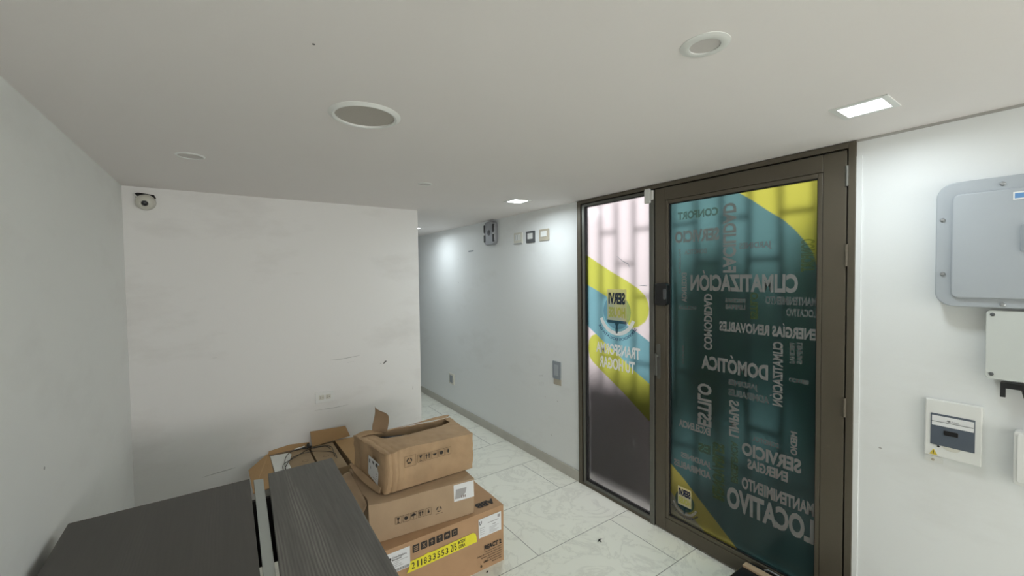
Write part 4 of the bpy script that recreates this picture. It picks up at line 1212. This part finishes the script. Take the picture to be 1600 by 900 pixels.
# raised rear lip of the opening
ribbon('rear_flap', M['card3'], B3,
       [(0.76, 2.535, 0.748), (0.86, 2.53, 0.752), (0.98, 2.515, 0.754), (1.10, 2.505, 0.754), (1.21, 2.493, 0.752)],
       [(0.78, 2.50, 0.752), (0.87, 2.50, 0.758), (0.99, 2.50, 0.764), (1.10, 2.52, 0.768), (1.235, 2.52, 0.762)], amp=0.004, seed=6, sub=3)
# torn piece standing up
ribbon('torn_flap', M['card_shaded'], B3,
       [(0.715, 2.545, 0.742), (0.718, 2.548, 0.785), (0.726, 2.55, 0.815), (0.734, 2.55, 0.845), (0.742, 2.548, 0.868), (0.738, 2.545, 0.912)],
       [(0.788, 2.485, 0.748), (0.796, 2.487, 0.780), (0.806, 2.49, 0.815), (0.805, 2.49, 0.845), (0.792, 2.49, 0.872), (0.742, 2.542, 0.880)], amp=0.007, seed=9, sub=5)
ribbon('left_top_flap', M['card3'], B3,
       [(0.612, 2.555, 0.752), (0.65, 2.56, 0.765), (0.70, 2.555, 0.770), (0.76, 2.54, 0.752)],
       [(0.625, 2.50, 0.751), (0.66, 2.50, 0.758), (0.71, 2.49, 0.760), (0.77, 2.48, 0.750)], amp=0.004, seed=12, sub=3)
# bottom lip sagging on the left
ribbon('bottom_flap', M['card3'], B3,
       [(0.618, 2.60, 0.560), (0.625, 2.50, 0.575), (0.635, 2.40, 0.572), (0.648, 2.30, 0.565), (0.662, 2.20, 0.565)],
       [(0.590, 2.61, 0.572), (0.592, 2.51, 0.562), (0.600, 2.40, 0.548), (0.625, 2.28, 0.541), (0.650, 2.175, 0.541)], amp=0.006, seed=15, sub=4)
f3 = lambda x, z, off=0.0: (x, 2.172 - (x - 0.668) * 0.028 - off - 0.006, z)
l_ = MB()
small_icons(l_, f3, 0.871, 0.689, 0.0415, 0.0185, 0.0035, ['glass', 'arrows', 'hand', 'disc', 'drop'])
l_.build('handling_symbols', [M['ink'], M['ink_soft']], B3, recalc=False)
l_ = MB()
recycle(l_, f3, 0.806, 0.690, 0.016, 0.0035)
icon_frame(l_, f3, 0.812, 0.688, 0.032, 0.030, 1, 0.0032)
l_.build('recycling_symbol', [M['ink'], M['ink_soft']], B3, recalc=False)
l_ = MB()
Lp = lambda s, z, o_=0.0: (0.6555 - 0.014 * (z - 0.60) / 0.1 * -1 + (0.012 if False else 0) - s * 0.05 - 0.012 - o_, 2.30 - 0.0 + s * 0.10 - 0.05, z)
def lp(s, z, o_=0.0):
    y = 2.235 + s * 0.125
    w_ = (z - 0.538) / 0.214
    xb = 0.668 + (0.618 - 0.668) * (y - 2.172) / 0.428; xt = 0.690 + (0.612 - 0.690) * (y - 2.200) / 0.356
    return (xb + (xt - xb) * w_ - 0.010 - o_, y, z)
l_.poly([lp(0, 0.566), lp(1, 0.590), lp(1, 0.695), lp(0, 0.680)], 0)
for k in range(3):
    l_.poly([lp(0.15 + 0.3 * k, 0.655, 0.001), lp(0.32 + 0.3 * k, 0.658, 0.001), lp(0.32 + 0.3 * k, 0.678, 0.001), lp(0.15 + 0.3 * k, 0.675, 0.001)], 1)
l_.poly([lp(0.60, 0.625, 0.001), lp(0.80, 0.628, 0.001), lp(0.80, 0.645, 0.001), lp(0.60, 0.642, 0.001)], 1)
for k in range(4): l_.poly([lp(0.1, 0.585 + 0.011 * k, 0.001), lp(0.55, 0.590 + 0.011 * k, 0.001), lp(0.55, 0.593 + 0.011 * k, 0.001), lp(0.1, 0.588 + 0.011 * k, 0.001)], 2)
l_.build('side_label', [M['paper'], M['dark_grey'], M['paper_grey']], B3, recalc=False)['label'] = 'small white label on the crushed end'

# ================================================================== open carton against the back wall
OC = thing('open_carton', (0.45, 3.2, 0), 'open carton with plain orange flaps on the floor against the back wall', 'cardboard box')
b = MB()
x0, x1, y0, y1, zt = 0.235, 0.700, 2.96, 3.475, 0.40
for a in ((x0, x0 + 0.005, y0, y1), (x1 - 0.005, x1, y0, y1), (x0 + 0.005, x1 - 0.005, y0, y0 + 0.005), (x0 + 0.005, x1 - 0.005, y1 - 0.005, y1)):
    b.box(a[0], a[1], a[2], a[3], 0, zt)
b.box(x0 + 0.005, x1 - 0.005, y0 + 0.005, y1 - 0.005, 0, 0.006)
b.build('carton', M['card5'], OC)
b = MB(); b.prism([(0.100, 3.294, 0.398), (0.110, 2.93, 0.392), (0.234, 2.93, 0.402), (0.234, 3.482, 0.404), (0.222, 3.484, 0.408)], (0, 0, 0.004)); b.build('left_flap', M['card4'], OC)
b = MB(); b.prism([(0.225, 3.480, 0.402), (0.505, 3.480, 0.404), (0.505, 3.4855, 0.432), (0.37, 3.4855, 0.446), (0.235, 3.4855, 0.430)], (0, -0.004, 0)); b.build('back_flap', M['card4'], OC)
b = MB(); b.prism([(0.520, 3.462, 0.402), (0.800, 3.462, 0.420), (0.770, 3.480, 0.502), (0.512, 3.480, 0.514)], (0, -0.005, 0)); b.build('upright_flap', M['card4'], OC)
b = MB(); b.prism([(0.702, 2.90, 0.398), (0.86, 2.90, 0.392), (0.835, 3.462, 0.400), (0.685, 3.472, 0.402)], (0, 0, 0.004)); b.build('right_flap', M['card4'], OC)

pk = MB(); pk.box(0.242, 0.492, 2.97, 3.462, 0.30, 0.397)
pk.lathe([(0.02, 0.0003), (0.02, 0.0006)], (0.439, 3.23, 0.397), n=20, mi=1); pk.lathe([(0.0165, 0.0004), (0.0165, 0.0009)], (0.439, 3.23, 0.397), n=20, mi=0)
tag(pk.build('inner_box', [M['card5'], M['ink_soft']], bevel=0.002), 'left inner kraft box inside the open carton, partly under a white sheet', 'cardboard box')
pk = MB(); pk.box(0.506, 0.668, 2.97, 3.462, 0.30, 0.397)
pk.lathe([(0.02, 0.0003), (0.02, 0.0006)], (0.575, 3.23, 0.397), n=20, mi=1); pk.lathe([(0.0165, 0.0004), (0.0165, 0.0009)], (0.575, 3.23, 0.397), n=20, mi=0)
tag(pk.build('inner_box', [M['card5'], M['ink_soft']], bevel=0.002), 'right inner kraft box inside the open carton, beside the dark gap', 'cardboard box')
ws = MB(); ws.prism([(0.240, 3.462, 0.3985), (0.243, 3.02, 0.3985), (0.345, 3.02, 0.3985), (0.338, 3.25, 0.3985), (0.372, 3.40, 0.3985), (0.360, 3.44, 0.3985)], (0, 0, 0.004))
tag(ws.build('white_sheet', M['white_sheet'], bevel=0.001), 'white foam sheet lying at the left in the open carton', 'sheet')
ps = MB(); ps.prism([(0.40, 3.466, 0.404), (0.47, 3.468, 0.410), (0.47, 3.476, 0.414), (0.40, 3.474, 0.408)], (0, 0, 0.002))
tag(ps.build('paper_strip', M['white_sheet']), 'thin pale strip sticking up at the back of the open carton', 'strip')
def smooth_path(pts, n_=6):
    out = []
    P_ = [Vector(p) for p in pts]
    for i in range(len(P_) - 1):
        a, b_, c_, d_ = P_[max(i - 1, 0)], P_[i], P_[i + 1], P_[min(i + 2, len(P_) - 1)]
        for k in range(n_):
            t_ = k / n_
            out.append(0.5 * ((2 * b_) + (-a + c_) * t_ + (2 * a - 5 * b_ + 4 * c_ - d_) * t_ ** 2 + (-a + 3 * b_ - 3 * c_ + d_) * t_ ** 3))
    out.append(P_[-1]); return out
cbm = MB()
A_ = [(0.29, 3.10), (0.295, 3.194), (0.313, 3.244), (0.38, 3.312), (0.472, 3.406), (0.541, 3.432), (0.603, 3.406), (0.635, 3.352), (0.633, 3.268), (0.62, 3.16)]
B_ = [(0.30, 3.09), (0.312, 3.182), (0.375, 3.316), (0.475, 3.348), (0.553, 3.328), (0.631, 3.242), (0.627, 3.12)]
C_ = [(0.305, 3.10), (0.31, 3.215), (0.328, 3.333), (0.372, 3.425), (0.455, 3.448), (0.494, 3.438), (0.53, 3.40), (0.60, 3.38), (0.62, 3.30)]
for pth, zz in ((A_, 0.4065), (B_, 0.4085), (C_, 0.4105)):
    cbm.tube(smooth_path([(x, y, zz + 0.004 * math.sin(i)) for i, (x, y) in enumerate(pth)]), 0.0024, 6)
tag(cbm.build('cable_loop', M['cable'], smooth=True), 'thin black cable loops lying on the open carton', 'cable')
tie = MB(); tie.tube(smooth_path([(0.478, 3.40, 0.418), (0.484, 3.44, 0.424), (0.492, 3.455, 0.432), (0.497, 3.42, 0.42)]), 0.0065, 8)
tie.tube([(0.455, 3.425, 0.416), (0.51, 3.42, 0.419)], 0.006, 8)
tag(tie.build('cable_tie', M['cable'], smooth=True), 'black twisted tie binding the cable loops at the back of the open carton', 'cable tie')

# ================================================================== things on the floor
tb = thing('black_case', (2.14, 0.82, 0), 'black case on the floor in front of the door, at the bottom edge', 'case')
b = MB(); b.prism([(x, y, 0.0) for x, y in ((2.30, 1.092), (1.97, 1.092), (1.95, 1.07), (1.95, 0.55), (2.327, 0.55), (2.327, 1.07))], (0, 0, 0.112))
b.build('shell', M['black'], tb, bevel=0.008)
b = MB(); b.tube([(2.312, 1.00, 0.114), (2.312, 0.985, 0.126), (2.312, 0.93, 0.126), (2.312, 0.915, 0.114)], 0.004); b.build('handle', M['steel'], tb, smooth=True)
b = MB(); b.box(2.250, 2.290, 0.60, 1.084, 0.1125, 0.124)
tag(b.build('wooden_slat', M['wood_light'], bevel=0.002), 'bare wooden slat lying on the black case by the door', 'slat')
def debris(name, x, y, pts, h, m, label):
    b = MB()
    for i in range(len(pts) - 1):
        b.tube([(x + pts[i][0], y + pts[i][1], h), (x + pts[i + 1][0], y + pts[i + 1][1], h * 1.2)], h * 0.95, 6)
    tag(b.build(name, m), label, 'debris')
debris('plastic_scrap', 1.915, 1.808, [(-0.014, -0.004), (0.004, 0.004), (0.022, 0.0), (0.004, 0.004), (0.0, -0.018)], 0.003, M['matblack'], 'tiny black forked scrap on the floor tile between the boxes and the door')
debris('grit_chip', 1.19, 1.985, [(-0.006, 0), (0.006, 0.004)], 0.004, M['ink'], 'tiny dark chip on the floor at the foot of the largest carton')
